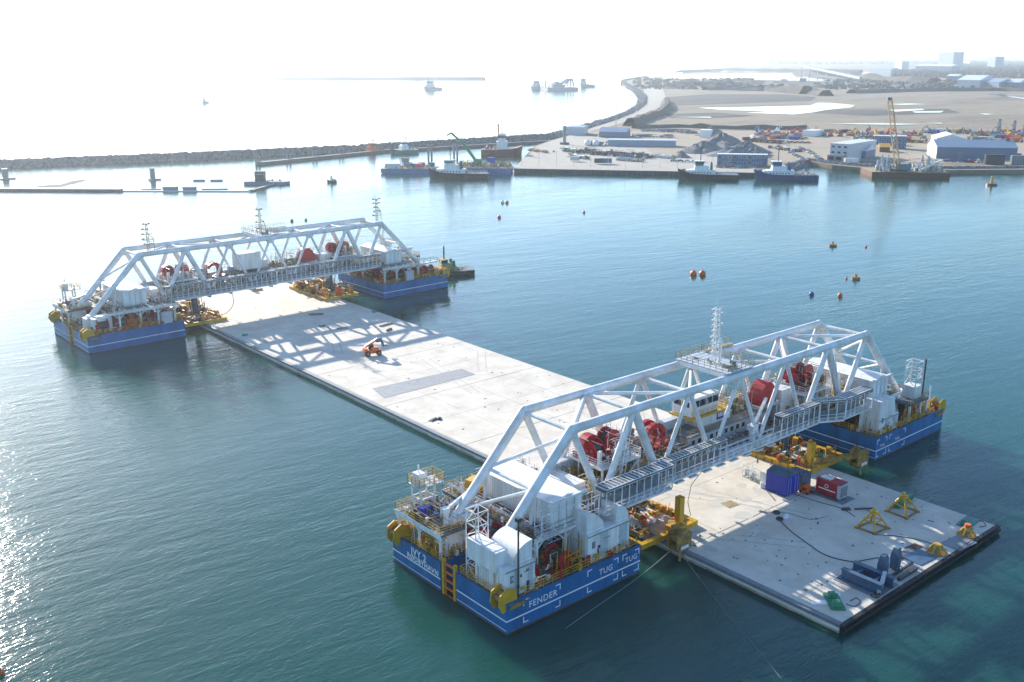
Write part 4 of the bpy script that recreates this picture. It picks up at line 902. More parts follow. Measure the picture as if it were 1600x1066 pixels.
# dark cloth and lashed gear along the deck
p = G(678, 656, ZD); T = thing('tarpaulin', 'crumpled black tarpaulin lying alone near the middle of the sunlit deck', 'tarpaulin', (p.x, p.y, ZD))
b = MB(); b.box((0, 0, .12), (2.6, 1.1, .22), .3, (.6, .5)); b.box((1.0, -.4, .2), (1.3, .9, .35), .9, (.5, .4)); b.build('folded_cloth', M['black'], T)
for k, (px, py, L, m_, rz, lb) in enumerate(((494, 492, 4, 'dark', -30, 'dark beam lying in the shadow of the far pontoon'), (603, 508, 4.5, 'tan', 10, 'buff timber pile near the right edge of the deck, behind the telehandler'), (608, 516, 2.4, 'rust', 30, 'rusty chain heap beside the buff timber pile'), (503, 510, 1.4, 'green', 0, 'green valve hump in the shadow of the far pontoon'), (383, 524, 1.2, 'green', 20, 'green valve hump at the left edge of the deck'), (585, 488, 1.2, 'teal', 0, 'teal valve hump at the right edge of the deck by the far float'), (535, 514, 3, 'mid', -20, 'grey beam beside the green valve hump'))):
    p = G(px, py, ZD); b = MB(); b.box((0, 0, .2), (L, .6 if m_ not in ('green', 'teal') else 1.0, .38), R(rz), (.9, .7)); b.box((L*.1, .5, .12), (L*.5, .3, .22), R(rz+25)); o = b.build('valve_hump' if m_ in ('green', 'teal') else 'deck_timber', M[m_], loc=(p.x, p.y, ZD)); tag(o, lb, 'valve' if m_ in ('green', 'teal') else 'timber')
p = G(397, 455, ZD); T = thing('capstan', 'small buff capstan on the sunlit deck just beyond the far walkway', 'capstan', (p.x, p.y, ZD)); b = MB(); b.tube((0, 0, 0), (0, 0, 1.6), .8, 10, .5); b.box((1.6, .2, .3), (2.4, .6, .5)); b.build('drum', M['tan'], T)
# telehandler
p = G(582, 555, ZD); T = thing('telehandler', 'orange telescopic handler parked on the deck with its boom carrying dark gear', 'telehandler', (p.x, p.y, ZD), R(-18)); T.scale = (.86, .86, .95)
b = MB(); b.box((0, 0, 1.0), (4.6, 1.5, .8)); b.box((-1.9, 0, 1.5), (1.2, 1.9, .7), 0, (.8, .9)); b.build('chassis', M['orange'], T)
b = MB(); b.box((.6, -.75, 1.7), (2.2, .8, .8), 0, (.9, .8)); b.build('engine_cover', M['orange'], T)
b = MB(); b.box((-.2, .72, 2.0), (1.5, .85, 1.4), 0, (.85, .85)); cb = b.build('cab', M['glass'], T)
b = MB(); b.box((-.2, .72, 2.75), (1.35, .8, .1)); b.build('cab_roof', M['orange'], cb)
b = MB(); b.bar((-2.0, 0, 2.3), (1.5, 0, 4.0), .5); bo = b.build('boom', M['orange'], T)
b = MB(); b.bar((1.4, 0, 3.9), (2.8, 0, 3.1), .34); b.box((2.9, 0, 2.6), (.3, 1.9, 1.0)); b.build('boom_head', M['dark'], bo)
b = MB(); b.box((2.0, .2, 3.7), (1.9, 1.2, .9), .3, (.6, .7)); b.build('load', M['sblue'], bo)
for x in (-1.5, 1.6):
    for y in (-1.05, 1.05):
        b = MB(); b.tube((x, y-.25, .68), (x, y+.25, .68), .68, 16); wv = b.build('wheel', M['black'], T)
        b = MB(); b.tube((x, y-.28, .68), (x, y+.28, .68), .34, 10); b.build('rim', M['tan'], wv)
for y in (-.4, .4): b = MB(); b.bar((2.9, y, 2.1), (4.3, y, 2.1), .14); b.build('fork', M['dark'], bo)
# mooring lines
for k, (a_, e_, lb) in enumerate((((-22.8, 26.0, 1.2), G(880, 985, -.05), 'thin mooring wire running down-left from the near clamp frame into the water'), ((-21.3, 25.0, .8), G(1225, 1066, -.05), 'thin mooring wire running from the near clamp frame out past the bottom of the element'))):
    b = MB(); A, B_ = Vector(a_), Vector(e_); n = 12
    P = [A.lerp(B_, i/n)-Vector((0, 0, 0.7*math.sin(PI*i/n)*(1-i/n))) for i in range(n+1)]
    for u, v in zip(P, P[1:]): b.tube(u, v, .045, 5, cap=False)
    tag(b.build('mooring_wire', M['mid']), lb, 'wire')
b = MB(); P = [Vector((-10, 30.6, 9)), Vector((-11.2, 32, 6)), Vector((-11.8, 32, 3.4)), Vector((-12.2, 31, 1.6))]
for u, v in zip(P, P[1:]): b.tube(u, v, .05, 5)
tag(b.build('drop_cable', M['dark']), 'thin dark cable hanging from the near walkway to the yellow clamp frame', 'cable')
hose('feed_hose', [(-16.5, 188.6, 9), (-12.6, 188, 8.5), (-11.6, 188.4, 5), (-13.2, 189.5, 2.4), (-16, 190.5, 1.8)], .1, M['tan'], 'big buff hose looping down from the far walkway to the left clamp frame')
# buoys and rafts floating in the basin
def buoy(px, py, r, m_, label, kind='ball', group=None):
    p = G(px, py, 0); T = thing('buoy', label, 'buoy', (p.x, p.y, 0), 0, group)
    if kind == 'ball':
        b = MB(); b.ball((0, 0, r*.45), r, 12, 8, 1.0); b.build('float', m_, T, smooth=True); b = MB(); b.tube((0, 0, r*1.4), (0, 0, r*1.4+.25), .12, 6); b.build('eye', M['dark'], T)
    else:
        b = MB(); b.tube((0, 0, -.3), (0, 0, .7), r, 14, r*.92); b.build('float', m_, T, smooth=True)
        b = MB(); b.tube((0, 0, .7), (0, 0, 1.5), .3, 8); b.tube((0, 0, 1.5), (0, 0, 1.7), .5, 8); b.build('mooring_post', M['tan'], T)
buoy(1083.5, 430, 1.1, M['orange'], 'large orange ball buoy, left one of the close pair'); buoy(1097.5, 430, 1.1, M['orange'], 'large orange ball buoy, right one of the close pair')
buoy(1268, 461.5, .75, M['blu2'], 'dark blue ball buoy beyond the mast of the near pontoon'); buoy(1312.5, 463.5, .75, M['orange'], 'small orange ball buoy nearest the near pontoon')
buoy(1301, 384.5, 1.6, M['yeld'], 'yellow drum mooring buoy farther out', 'drum'); buoy(1337, 436, 1.45, M['yeld'], 'yellow drum mooring buoy behind the small red float', 'drum')
buoy(1353, 386.5, .45, M['pink'], 'tiny pink float near the farther yellow drum buoy'); buoy(1322.5, 436, .38, M['pink'], 'tiny red float left of the yellow drum buoy')
buoy(780, 340.5, .8, M['pink'], 'small red ball buoy alone in the middle of the basin'); buoy(912.5, 332.5, .6, M['pink'], 'tiny red ball buoy towards the quay')
buoy(785, 317, .9, M['white'], 'small white ball buoy, left of two'); buoy(792, 317.5, .9, M['yel'], 'small yellow ball buoy, right of two')
buoy(1499, 868, .42, M['pink'], 'pink ball buoy floating against the end of the element'); buoy(1, 1053, .42, M['orange'], 'orange ball buoy at the lower left corner of the view')
buoy(456, 346, .7, M['dark'], 'small dark buoy beyond the top of the far pontoon, left of two'); buoy(478, 344.5, .6, M['tan'], 'small buff buoy beyond the top of the far pontoon, right of two')
# ---------------------------------------------------------------- land
def land_mat(name, cols, sc=0.01, stretch=0.35, rot=40, rough=0.95):
    m = bpy.data.materials.new(name); m.use_nodes = True; n = m.node_tree; L = n.links; b = n.nodes['Principled BSDF']
    b.inputs['Roughness'].default_value = rough; b.inputs['Specular IOR Level'].default_value = 0.15
    tc = n.nodes.new('ShaderNodeTexCoord')
    def nz(s_, st, det, ro=.65):
        mp = n.nodes.new('ShaderNodeMapping'); mp.inputs['Rotation'].default_value = (0, 0, R(rot)); mp.inputs['Scale'].default_value = (s_*st, s_, s_)
        t = n.nodes.new('ShaderNodeTexNoise'); t.inputs['Scale'].default_value = 1; t.inputs['Detail'].default_value = det; t.inputs['Roughness'].default_value = ro
        L.new(tc.outputs['Object'], mp.inputs[0]); L.new(mp.outputs[0], t.inputs['Vector']); return t.outputs['Fac']
    r = n.nodes.new('ShaderNodeValToRGB'); e = r.color_ramp.elements
    while len(e) < len(cols): e.new(0.5)
    for i, c in enumerate(cols): e[i].position = 0.33+0.34*i/(len(cols)-1); e[i].color = (*c, 1)
    a = nz(sc, stretch, 8); f = nz(sc*9, .7, 4)
    mx = n.nodes.new('ShaderNodeMix'); mx.data_type = 'FLOAT'; mx.inputs['Factor'].default_value = .3
    L.new(a, mx.inputs['A']); L.new(f, mx.inputs['B']); L.new(mx.outputs['Result'], r.inputs[0]); L.new(r.outputs[0], b.inputs['Base Color']); return m
M['land'] = land_mat('reclaimed_land', [(0.13, 0.105, 0.08), (0.215, 0.175, 0.13), (0.275, 0.23, 0.17), (0.18, 0.15, 0.115)])
M['sand'] = land_mat('pale_gravel_yard', [(0.26, 0.215, 0.16), (0.36, 0.30, 0.225), (0.30, 0.255, 0.195)], .03, .8)
M['quayp'] = land_mat('quay_paving', [(0.33, 0.30, 0.25), (0.42, 0.385, 0.325), (0.30, 0.28, 0.24)], .06, .8)
M['mud'] = land_mat('dark_mud', [(0.06, 0.056, 0.052), (0.10, 0.09, 0.08), (0.14, 0.125, 0.105)], .02, .3)
M['field'] = land_mat('far_fields', [(0.10, 0.10, 0.06), (0.20, 0.17, 0.11), (0.14, 0.14, 0.08)], .004, .3)
M['rock'] = mat('grey_armour_rock', (0.26, 0.26, 0.27), 0.9, noise=0.45, scale=0.6)
M['rockd'] = mat('dark_armour_rock', (0.19, 0.195, 0.20), 0.9, noise=0.6, scale=0.4)
M['gravel'] = mat('grey_crushed_stone', (0.20, 0.20, 0.20), 0.95, noise=0.3, scale=0.15, bump=.3, detail=8)
M['wall'] = mat('dark_quay_wall', (0.07, 0.08, 0.09), 0.7, noise=0.4, scale=0.3)
M['roofb'] = mat('blue_grey_roof_sheet', (0.22, 0.28, 0.36), 0.5)
M['wallb'] = mat('blue_grey_wall_sheet', (0.12, 0.17, 0.25), 0.55)
M['roofw'] = mat('pale_roof_sheet', (0.55, 0.58, 0.6), 0.5)
M['bldw'] = mat('white_render', (0.74, 0.73, 0.70), 0.7)
M['bark'] = mat('bare_woodland', (0.075, 0.065, 0.045), 0.95, noise=.4, scale=.05)
M['office'] = mat('blue_office_container', (0.04, 0.13, 0.26), 0.5)
M['tugb'] = mat('black_tug_hull', (0.018, 0.02, 0.026), 0.45)
M['tugblue'] = mat('blue_tug_hull', (0.012, 0.07, 0.20), 0.45)
M['redh'] = mat('dark_red_hull', (0.14, 0.03, 0.035), 0.5)
LZ = 2.4
def sheet(name, px, z, m_, label=None, depth=None, kind='structure', world=None):
    P = [G(x, y, z) for x, y in px] + (world or []); P = [(p[0], p[1]) for p in P]; b = MB()
    ar = sum(P[i][0]*P[(i+1) % len(P)][1]-P[(i+1) % len(P)][0]*P[i][1] for i in range(len(P)))
    if ar < 0: P = P[::-1]
    if depth: b.poly(P, z-depth, z)
    else: b.add([(x, y, z) for x, y in P], [tuple(range(len(P)))])
    o = b.build(name, m_); tag(o, label, None, None, kind); return o
far = G(1245, 87.6, LZ); fr = (RT.x*1, RT.y*1)
coast = [(803, 264), (1178, 270), (1230, 262), (1262, 252), (1300, 258), (1345, 262), (1480, 266), (1598, 265), (1750, 262), (2300, 262), (3200, 200), (3200, 110), (2600, 89), (1700, 88), (1330, 88), (1290, 90), (1200, 96), (1195, 100), (1140, 105), (1090, 112), (1040, 119), (1000, 122), (976, 127), (973, 133), (992, 141), (1003, 155), (1000, 166), (980, 180), (950, 192), (912, 204), (880, 214), (862, 219), (835, 228)]
sheet('land', coast, LZ, M['land'], 'flat buff reclaimed land stretching to the horizon', 4.5)
sheet('quay', [(803, 263), (1177, 269), (1192, 246), (1080, 238), (1030, 247), (1000, 225), (900, 209), (862, 220), (838, 229)], LZ+.05, M['quayp'], 'pale paved quay behind the moored tugs', None)
sheet('yard_ground', [(1030, 246), (1080, 238), (1192, 245), (1228, 254), (1262, 250), (1600, 258), (1750, 256), (2200, 240), (2100, 206), (1600, 207), (1100, 204), (905, 206), (1000, 225)], LZ+.1, M['sand'], 'pale gravel storage yard behind the quay')
sheet('coast_track', [(908, 209), (960, 196), (1000, 182), (1030, 168), (1040, 152), (1036, 140), (1008, 136), (1005, 146), (1012, 160), (998, 172), (965, 187), (925, 200)], LZ+.15, M['quayp'], 'pale track following the curved sea dike')
for i, px in enumerate(([(1040, 152), (1110, 147), (1230, 148), (1276, 152), (1265, 158), (1150, 162), (1060, 165), (1042, 160)], [(1230, 165), (1330, 172), (1480, 170), (1500, 176), (1360, 181), (1270, 176)], [(1060, 128), (1200, 125), (1330, 130), (1300, 136), (1120, 138)], [(1330, 128), (1500, 128), (1610, 134), (1700, 138), (1610, 140), (1400, 136)], [(1040, 178), (1120, 176), (1180, 181), (1100, 185), (1045, 184)])):
    o = sheet('mud_flat', px, LZ+.2+.02*i, M['mud'])
sheet('field', [(1200, 97), (1330, 88.5), (1700, 88.5), (2600, 90), (2600, 112), (1600, 108), (1400, 104), (1250, 101)], LZ+.3, M['field'], 'dark far fields below the horizon')
def pond(px, i, z=LZ+.34):
    sheet('pond', px, z+.02*i, M['pond'], None)
pond([(1090, 168.5), (1180, 167), (1265, 165), (1278, 160.5), (1300, 161), (1336, 164.5), (1330, 168), (1290, 172), (1268, 176), (1240, 179), (1165, 176.5), (1200, 174), (1130, 172)], 0)
pond([(1034, 122.5), (1060, 117), (1110, 115.2), (1250, 114.5), (1265, 115.4), (1275, 120), (1345, 127), (1200, 125.2), (1100, 124)], 1)
pond([(1095, 112.2), (1160, 109.4), (1340, 111.2), (1400, 118), (1402, 124), (1380, 125), (1300, 116), (1200, 113)], 2)
for i, px in enumerate(([(1385, 172), (1440, 170), (1445, 172), (1400, 174.5)], [(1425, 174.3), (1475, 173.4), (1470, 176), (1430, 176.2)], [(1290, 193.5), (1370, 192.5), (1450, 194), (1400, 195.2)], [(1388, 163), (1420, 161.8), (1450, 163), (1410, 164)], [(1440, 192.5), (1470, 192), (1474, 193.4)], [(1530, 177), (1556, 178.5), (1540, 179.5)], [(1052, 183), (1110, 182.6), (1112, 184)], [(1545, 147.5), (1600, 155), (1680, 166), (1600, 153), (1560, 146.5)])): pond(px, 4+i)
# low banks and dikes, long earth ridges
def ridge(name, px, h, wd, m_, z=LZ, label=None, seed=0, rough=.25):
    P = [G(x, y, z) for x, y in px]; r = random.Random(seed); b = MB(); Q = []
    for a, e in zip(P, P[1:]):
        n = max(1, int((e-a).length/ (wd*1.2)));
        for k in range(n): Q.append(a.lerp(e, k/n))
    Q.append(P[-1]); v = []; f = []
    for i, q in enumerate(Q):
        d = (Q[min(i+1, len(Q)-1)]-Q[max(0, i-1)]).normalized(); s = Vector((-d.y, d.x, 0)); hh = h*(1+r.uniform(-rough, rough))
        for a, zz in ((-.5, -.6), (-.18, hh*(1+r.uniform(-.1, .1))), (.18, hh), (.5, -.6)): p = q+s*a*wd*(1+r.uniform(-rough, rough)*.4); v.append((p.x, p.y, z+zz))
    for i in range(len(Q)-1):
        for j in range(3): f.append((i*4+j, (i+1)*4+j, (i+1)*4+j+1, i*4+j+1))
    b.add(v, [q[::-1] for q in f]); o = b.build(name, m_); tag(o, label, None, None, 'structure'); return o
ridge('earth_bank', [(984, 197), (1000, 190), (1030, 180), (1042, 170), (1041, 160)], 6, 16, M['mud'], label='dark earth bank along the pale track')
ridge('earth_bank', [(990, 201), (1060, 199), (1150, 202), (1260, 203)], 3.2, 9, M['mud'], seed=2, rough=.5)
ridge('earth_bank', [(1090, 134), (1140, 131), (1200, 133), (1270, 147), (1290, 150)], 9, 30, M['mud'], seed=3)
ridge('earth_bank', [(1060, 114), (1130, 109.6), (1240, 111.4), (1345, 113)], 8, 40, M['mud'], seed=4)
ridge('earth_bank', [(1250, 115.5), (1300, 119), (1345, 124), (1430, 130), (1460, 131)], 14, 60, M['mud'], seed=5)
ridge('earth_bank', [(1330, 146), (1430, 143), (1560, 142), (1700, 146)], 6, 26, M['mud'], seed=6)
ridge('earth_bank', [(1100, 141), (1180, 140.5), (1260, 147)], 10, 34, M['mud'], seed=7, rough=.6)
# ---------------------------------------------------------------- rock armour: one heap of stones per stretch
def rocks(name, px, wd, h, n, m_, size, label, seed, z=0.0, core=True):
    P = [G(x, y, z) for x, y in px]; r = random.Random(seed); b = MB(); Ls = [(e-a).length for a, e in zip(P, P[1:])]; T = sum(Ls)
    for i in range(n):
        t = r.uniform(0, T); k = 0
        while k < len(Ls)-1 and t > Ls[k]: t -= Ls[k]; k += 1
        a, e = P[k], P[k+1]; d = (e-a).normalized(); s = Vector((-d.y, d.x, 0)); u = r.uniform(-1, 1)
        q = a+d*t+s*u*wd/2; zz = z+h*(1-abs(u))*1.15; zz = min(zz, z+h)+r.uniform(-.3, .3)*size
        sc = size*r.uniform(.6, 1.3); v = []
        for X, Y, Z in ((-1, -1, -1), (1, -1, -1), (1, 1, -1), (-1, 1, -1), (-.7, -.7, 1), (.7, -.7, 1), (.7, .7, 1), (-.7, .7, 1)):
            v.append((q.x+sc*.5*(X+r.uniform(-.4, .4)), q.y+sc*.5*(Y+r.uniform(-.4, .4)), zz+sc*.42*(Z+r.uniform(-.3, .3))))
        b.add(v, [(3, 2, 1, 0), (4, 5, 6, 7), (0, 1, 5, 4), (1, 2, 6, 5), (2, 3, 7, 6), (3, 0, 4, 7)])
    o = b.build(name, m_); tag(o, label, 'rocks', None, 'stuff')
    if core: ridge(name+'_core', px, h*.72, wd*.95, m_, z, label+', packed core', seed, .05)
    return o
rocks('breakwater_rocks', [(-260, 284), (0, 262), (300, 249), (560, 236.5), (700, 228), (862, 217.5)], 12, 3.7, 9000, M['rockd'], 1.9, 'dark rock breakwater crossing from the left edge to the quay', 1)
rocks('shore_rocks', [(1228, 266), (1262, 256), (1300, 261.5), (1345, 265.5), (1480, 269.5), (1598, 268.5), (1700, 266)], 10, 3.0, 5000, M['rock'], 1.25, 'grey boulder slope below the office buildings', 2)
rocks('dike_rocks', [(862, 218), (905, 206), (955, 191), (985, 179), (1003, 166), (1006, 154), (995, 142), (976, 133), (975, 127), (1010, 121)], 16, 4.2, 6000, M['rock'], 2.4, 'grey rock dike along the curved shoreline', 3)
# quay wall
P = [G(803, 270.5, 0), G(1179, 277.5, 0)]; Q = [(P[0].x, P[0].y), (P[1].x, P[1].y)]
d = (P[1]-P[0]).normalized(); s = Vector((-d.y, d.x, 0)); s = s if s.dot(FW) > 0 else -s
b = MB(); b.poly([Q[0], Q[1], (Q[1][0]+s.x*14, Q[1][1]+s.y*14), (Q[0][0]+s.x*14, Q[0][1]+s.y*14)], -2, 2.62); o = b.build('quay_wall', M['wall']); tag(o, 'dark vertical quay wall behind the tugs', None, None, 'structure')
b = MB(); b.poly([(Q[0][0]+s.x*.8, Q[0][1]+s.y*.8), (Q[1][0]+s.x*.8, Q[1][1]+s.y*.8), (Q[1][0]+s.x*16, Q[1][1]+s.y*16), (Q[0][0]+s.x*16, Q[0][1]+s.y*16)], 2.6, 2.72); tag(b.build('quay_edge', M['quayp']), 'pale paved strip on top of the quay wall', None, None, 'structure')
L_ = (P[1]-P[0]).length; n = 46
b = MB()
for i in range(n): q = P[0]+d*(L_*(i+.5)/n)-s*.25; b.box((q.x, q.y, .6), (.45, .5, 3.6), math.atan2(d.y, d.x))
tag(b.build('quay_fenders', M['black']), 'row of black rubber fenders down the quay wall', 'fenders', kind='stuff')

# ---------------------------------------------------------------- placing by bearing
def line(a, e, z=LZ):
    A, E = G(*a, z), G(*e, z); v = E-A; return (A+E)/2, v.length, math.atan2(v.y, v.x)
def mp(py): return CF*math.cos(CP)/( (CAM.z)/math.tan(math.atan((py-533)/CF)+CP) )  # px per metre at that row, roughly
def block(name, a, e, depth, h, wm, rm, label, cat='building', storeys=0, gable=None, cols=0, z=LZ, group=None, lit=None):
    """building whose camera-facing wall runs from pixel a to pixel e on the ground"""
    c, L, rz = line(a, e, z)
    if Vector((-math.sin(rz), math.cos(rz), 0)).dot(FW) < 0: rz += PI
    T = thing(name, label, cat, (c.x, c.y, z), rz, group)
    b = MB(); b.bb((-L/2, 0, 0), (L/2, depth, h)); b.build('wall', wm, T)
    b = MB()
    if gable == 'x': b.prism([(-.4, h), (depth+.4, h), (depth/2, h+depth*.16)], (-L/2-.4, 0, 0), (0, 1, 0), (0, 0, 1), (1, 0, 0), L+.8)
    elif gable == 'y': b.prism([(-L/2-.4, h), (L/2+.4, h), (0, h+L*.16)], (0, depth+.4, 0), (1, 0, 0), (0, 0, 1), (0, -1, 0), depth+.8)
    else: b.bb((-L/2-.25, -.25, h), (L/2+.25, depth+.25, h+.45))
    b.build('roof', rm, T)
    if storeys:
        n = cols or max(1, int(L/3.4)); m2 = max(1, int(depth/3.4))
        for k in range(storeys):
            zz = h*(k+.32)/storeys; hh = h/storeys*.42
            for i in range(n):
                x = -L/2+L*(i+.5)/n; b = MB(); b.bb((x-L/n*.3, -.12, zz), (x+L/n*.3, -.01, zz+hh)); f = b.build('window', M['white'], T)
                b = MB(); b.bb((x-L/n*.26, -.16, zz+.12), (x+L/n*.26, -.121, zz+hh-.12)); b.build('pane', M['glass'], f)
            for i in range(m2):
                y = depth*(i+.5)/m2; b = MB(); b.bb((-L/2-.12, y-.9, zz), (-L/2-.01, y+.9, zz+hh)); b.build('window', M['glass'], T)
    return T, L
T, L = block('office_building', (1296, 250.5), (1324, 252.5), 44, 10.6, M['grey'], M['roofw'], 'white three-storey office building with a flat roof by the rocky shore', storeys=3)
# long side coloured white as sunlit, front wall grey as shaded
b = MB(); b.bb((-L/2-.1, 0, 0), (-L/2-.001, 44, 10.55)); b.build('sunlit_side', M['bldw'], T)
b = MB(); b.bb((-L/2+1, -6, 0), (L/2-1, -.2, 4)); w_ = b.build('front_wing', M['mid'], T)
for i in range(2): b = MB(); b.bb((-L/2+2+i*5, -6.1, 1.2), (-L/2+5.5+i*5, -6.01, 3)); b.build('window', M['glass'], w_)
block('annexe', (1326, 247.5), (1352, 249), 22, 5.2, M['wallb'], M['roofw'], 'low blue grey annexe joined to the right of the white office building', gable='x')
T, L = block('warehouse', (1463, 248), (1588, 250), 26, 7.6, M['wallb'], M['roofb'], 'long blue grey warehouse with a shallow pitched roof, behind the rocky shore', gable='x')
b = MB(); b.prism([(-.2, 0), (26.2, 0), (26.2, 7.7), (13, 11.7), (-.2, 7.7)], (-L/2-.45, 0, 0), (0, 1, 0), (0, 0, 1), (1, 0, 0), .3); b.build('gable_wall', M['bldw'], T)
for i in range(24):
    b = MB(); x = -L/2+L*(i+.5)/24; b.bb((x-.12, -.14, .3), (x+.12, -.01, 7.4)); b.build('wall_rib', M['wallb'], T)
for i in (3, 8): b = MB(); x = -L/2+L*(i+.5)/12; b.bb((x-2, -.2, .1), (x+2, -.01, 4.6)); b.build('door', M['mid'], T)
T, L = block('warehouse', (1462, 232), (1508, 233), 30, 7.2, M['bldw'], M['roofw'], 'white roofed shed rising behind the left end of the blue grey warehouse', gable='y')
block('shed', (936, 214.5), (978, 215.5), 20, 4.6, M['wallb'], M['roofb'], 'blue roofed open shed beside the pale track', gable='x')
block('shed', (885, 211), (911, 211.5), 24, 6.2, M['grey'], M['roofb'], 'grey flat building at the root of the breakwater')
block('shed', (1093, 215), (1109, 215.5), 10, 5.8, M['bldw'], M['bldw'], 'small white shed on top of the grey gravel heap')
T, L = block('silo_wall', (950, 228.5), (1056, 230), 12, 4.4, M['roofb'], M['grey'], 'long grey steel wall section lying across the yard', 'steel section')
block('low_building', (1273, 214), (1253, 213), 20, 4.5, M['bldw'], M['roofw'], 'white low building left of the white office building')
block('office_cabins', (1363, 226), (1394, 227), 9, 6.4, M['office'], M['roofw'], 'blue two-storey cabin block behind the piling barge, left of its boom', 'building', storeys=2)
block('office_cabins', (1395, 233), (1415, 233.5), 9, 9, M['office'], M['roofw'], 'blue three-storey cabin block right of the crane boom', 'building', storeys=3)
block('hall', (1374, 238), (1390, 238.4), 14, 3.6, M['rust'], M['yel'], 'yellow roofed low shed behind the piling barge', gable='x')
# farther industry
T, L = block('silo_building', (1464, 113), (1487, 113.5), 50, 76, M['grey'], M['roofw'], 'tall pale block tower far away near the horizon', 'building', z=LZ)
for i, (a, e, dp, h, lb) in enumerate((((1555, 108), (1567, 108.4), 40, 58, 'grey twin silo tower far right of the tall pale block'), ((1397, 112), (1408, 112.4), 30, 40, 'blue grey tower far left of the tall pale block'), ((1430, 113), (1486, 114), 50, 24, 'long grey hall at the foot of the tall pale block'), ((1358, 114), (1392, 115), 40, 14, 'pale low terminal building at the far ponds'), ((1495, 137), (1530, 138), 60, 16, 'white roofed hall at the far right of the mud flats'), ((1537, 138), (1560, 139), 40, 13, 'blue roofed hall right of the white roofed hall'), ((1572, 139), (1592, 139.5), 40, 13, 'grey hall at the far right edge'), ((1510, 101), (1528, 101.4), 60, 20, 'pale hall among the far trees'), ((1478, 126), (1496, 126.4), 30, 12, 'small white building before the far trees'))):
    block('far_building', a, e, dp, h, (M['wallb'], M['grey'], M['wallb'])[i % 3], (M['roofw'], M['roofb'])[i % 2], lb, gable='x' if h < 30 else None)
# conveyor bridge over the ponds
c0, c1 = G(1252, 116.5, LZ), G(1345, 126, LZ); T = thing('conveyor_bridge', 'long raised conveyor on thin legs crossing the far ponds', 'conveyor', (c0.x, c0.y, LZ)); v = c1-c0
b = MB(); b.bar((0, 0, 30), (v.x, v.y, 6), 7); b.build('gallery', M['mid'], T)
for k in range(7): b = MB(); t = k/6; b.bar((v.x*t, v.y*t, 0), (v.x*t, v.y*t, 30-24*t), 2.6); b.build('leg', M['mid'], T)
# radio mast
p = G(962, 205, LZ); T = thing('radio_mast', 'very thin tall radio mast standing at the root of the sea dike', 'mast', (p.x, p.y, LZ)); hh = 29
lattice(T, (0, 0, 0), 36, 1.2, M['grey'], 'mast_lattice', 1, .07, 18)
p = G(882, 226, LZ); T = thing('silo_column', 'dark slim steel column standing upright on the quay', 'column', (p.x, p.y, LZ))
b = MB(); b.tube((0, 0, 0), (0, 0, 11.5), 1.2, 12); b.tube((0, 0, 11.5), (0, 0, 14), 1.7, 12, 1.2); b.build('shaft', M['mid'], T)
b = MB(); b.box((0, 0, .8), (5, 5, 1.6)); b.build('base', M['dark'], T)
# heaps
def heap(px, py, r, h, m_, label, seed, el_=1.0, z=LZ):
    p = G(px, py, z); q = random.Random(seed); b = MB(); n = 30; rings = 9; v = [(0, 0, h)]; amp = [1+q.uniform(-.2, .2) for _ in range(n)]
    for j in range(1, rings+1):
        t = j/rings
        for i in range(n): a = 2*PI*i/n; rr = r*t*(amp[i]+amp[i-1])/2; v.append((rr*math.cos(a)*el_, rr*math.sin(a), h*(1-t)**1.05*(1+q.uniform(-.13, .13))-(.4 if j == rings else 0)))
    f = [(0, 1+i, 1+(i+1) % n) for i in range(n)]
    for j in range(rings-1):
        for i in range(n): k = (i+1) % n; f.append((1+j*n+i, 1+(j+1)*n+i, 1+(j+1)*n+k, 1+j*n+k))
    b.add(v, f); o = b.build('stone_heap', m_, loc=(p.x, p.y, z)); o.rotation_euler = (0, 0, -CY); tag(o, label, 'heap'); return o
heap(1128, 232, 27, 11.5, M['gravel'], 'big grey crushed stone heap behind the blue cabin row', 1, 1.0); heap(1166, 238, 19, 8, M['gravel'], 'right shoulder heap of grey stone behind the blue cabin row', 8)
heap(1100, 238, 19, 8, M['gravel'], 'left shoulder heap of grey stone below the white shed', 2)
heap(1112, 213, 15, 9, M['gravel'], 'pointed dark heap behind the white shed', 5); heap(1152, 243, 16, 6.5, M['gravel'], 'lower grey heap in front of the big heap', 3, 1.5)
heap(1178, 244, 12, 6.2, M['gravel'], 'dark pyramid heap at the right end of the blue cabin row', 4); heap(1065, 246, 6, 4.2, M['gravel'], 'small cone heap on the quay behind the middle tug', 6)
r = random.Random(12); ORD0 = 'first second third fourth fifth sixth seventh eighth ninth tenth eleventh twelfth thirteenth fourteenth fifteenth last'.split()
for i in range(16):
    x = r.uniform(1050, 1290); heap(1050+i*15.5, r.uniform(132, 142)+i*.3, r.uniform(14, 26), r.uniform(5, 11), M['mud'], f'dark spoil heap on the far mud flats, {ORD0[i]} from the left', 30+i, r.uniform(1, 2.5))['group'] = 'dark spoil heaps on the far mud flats'
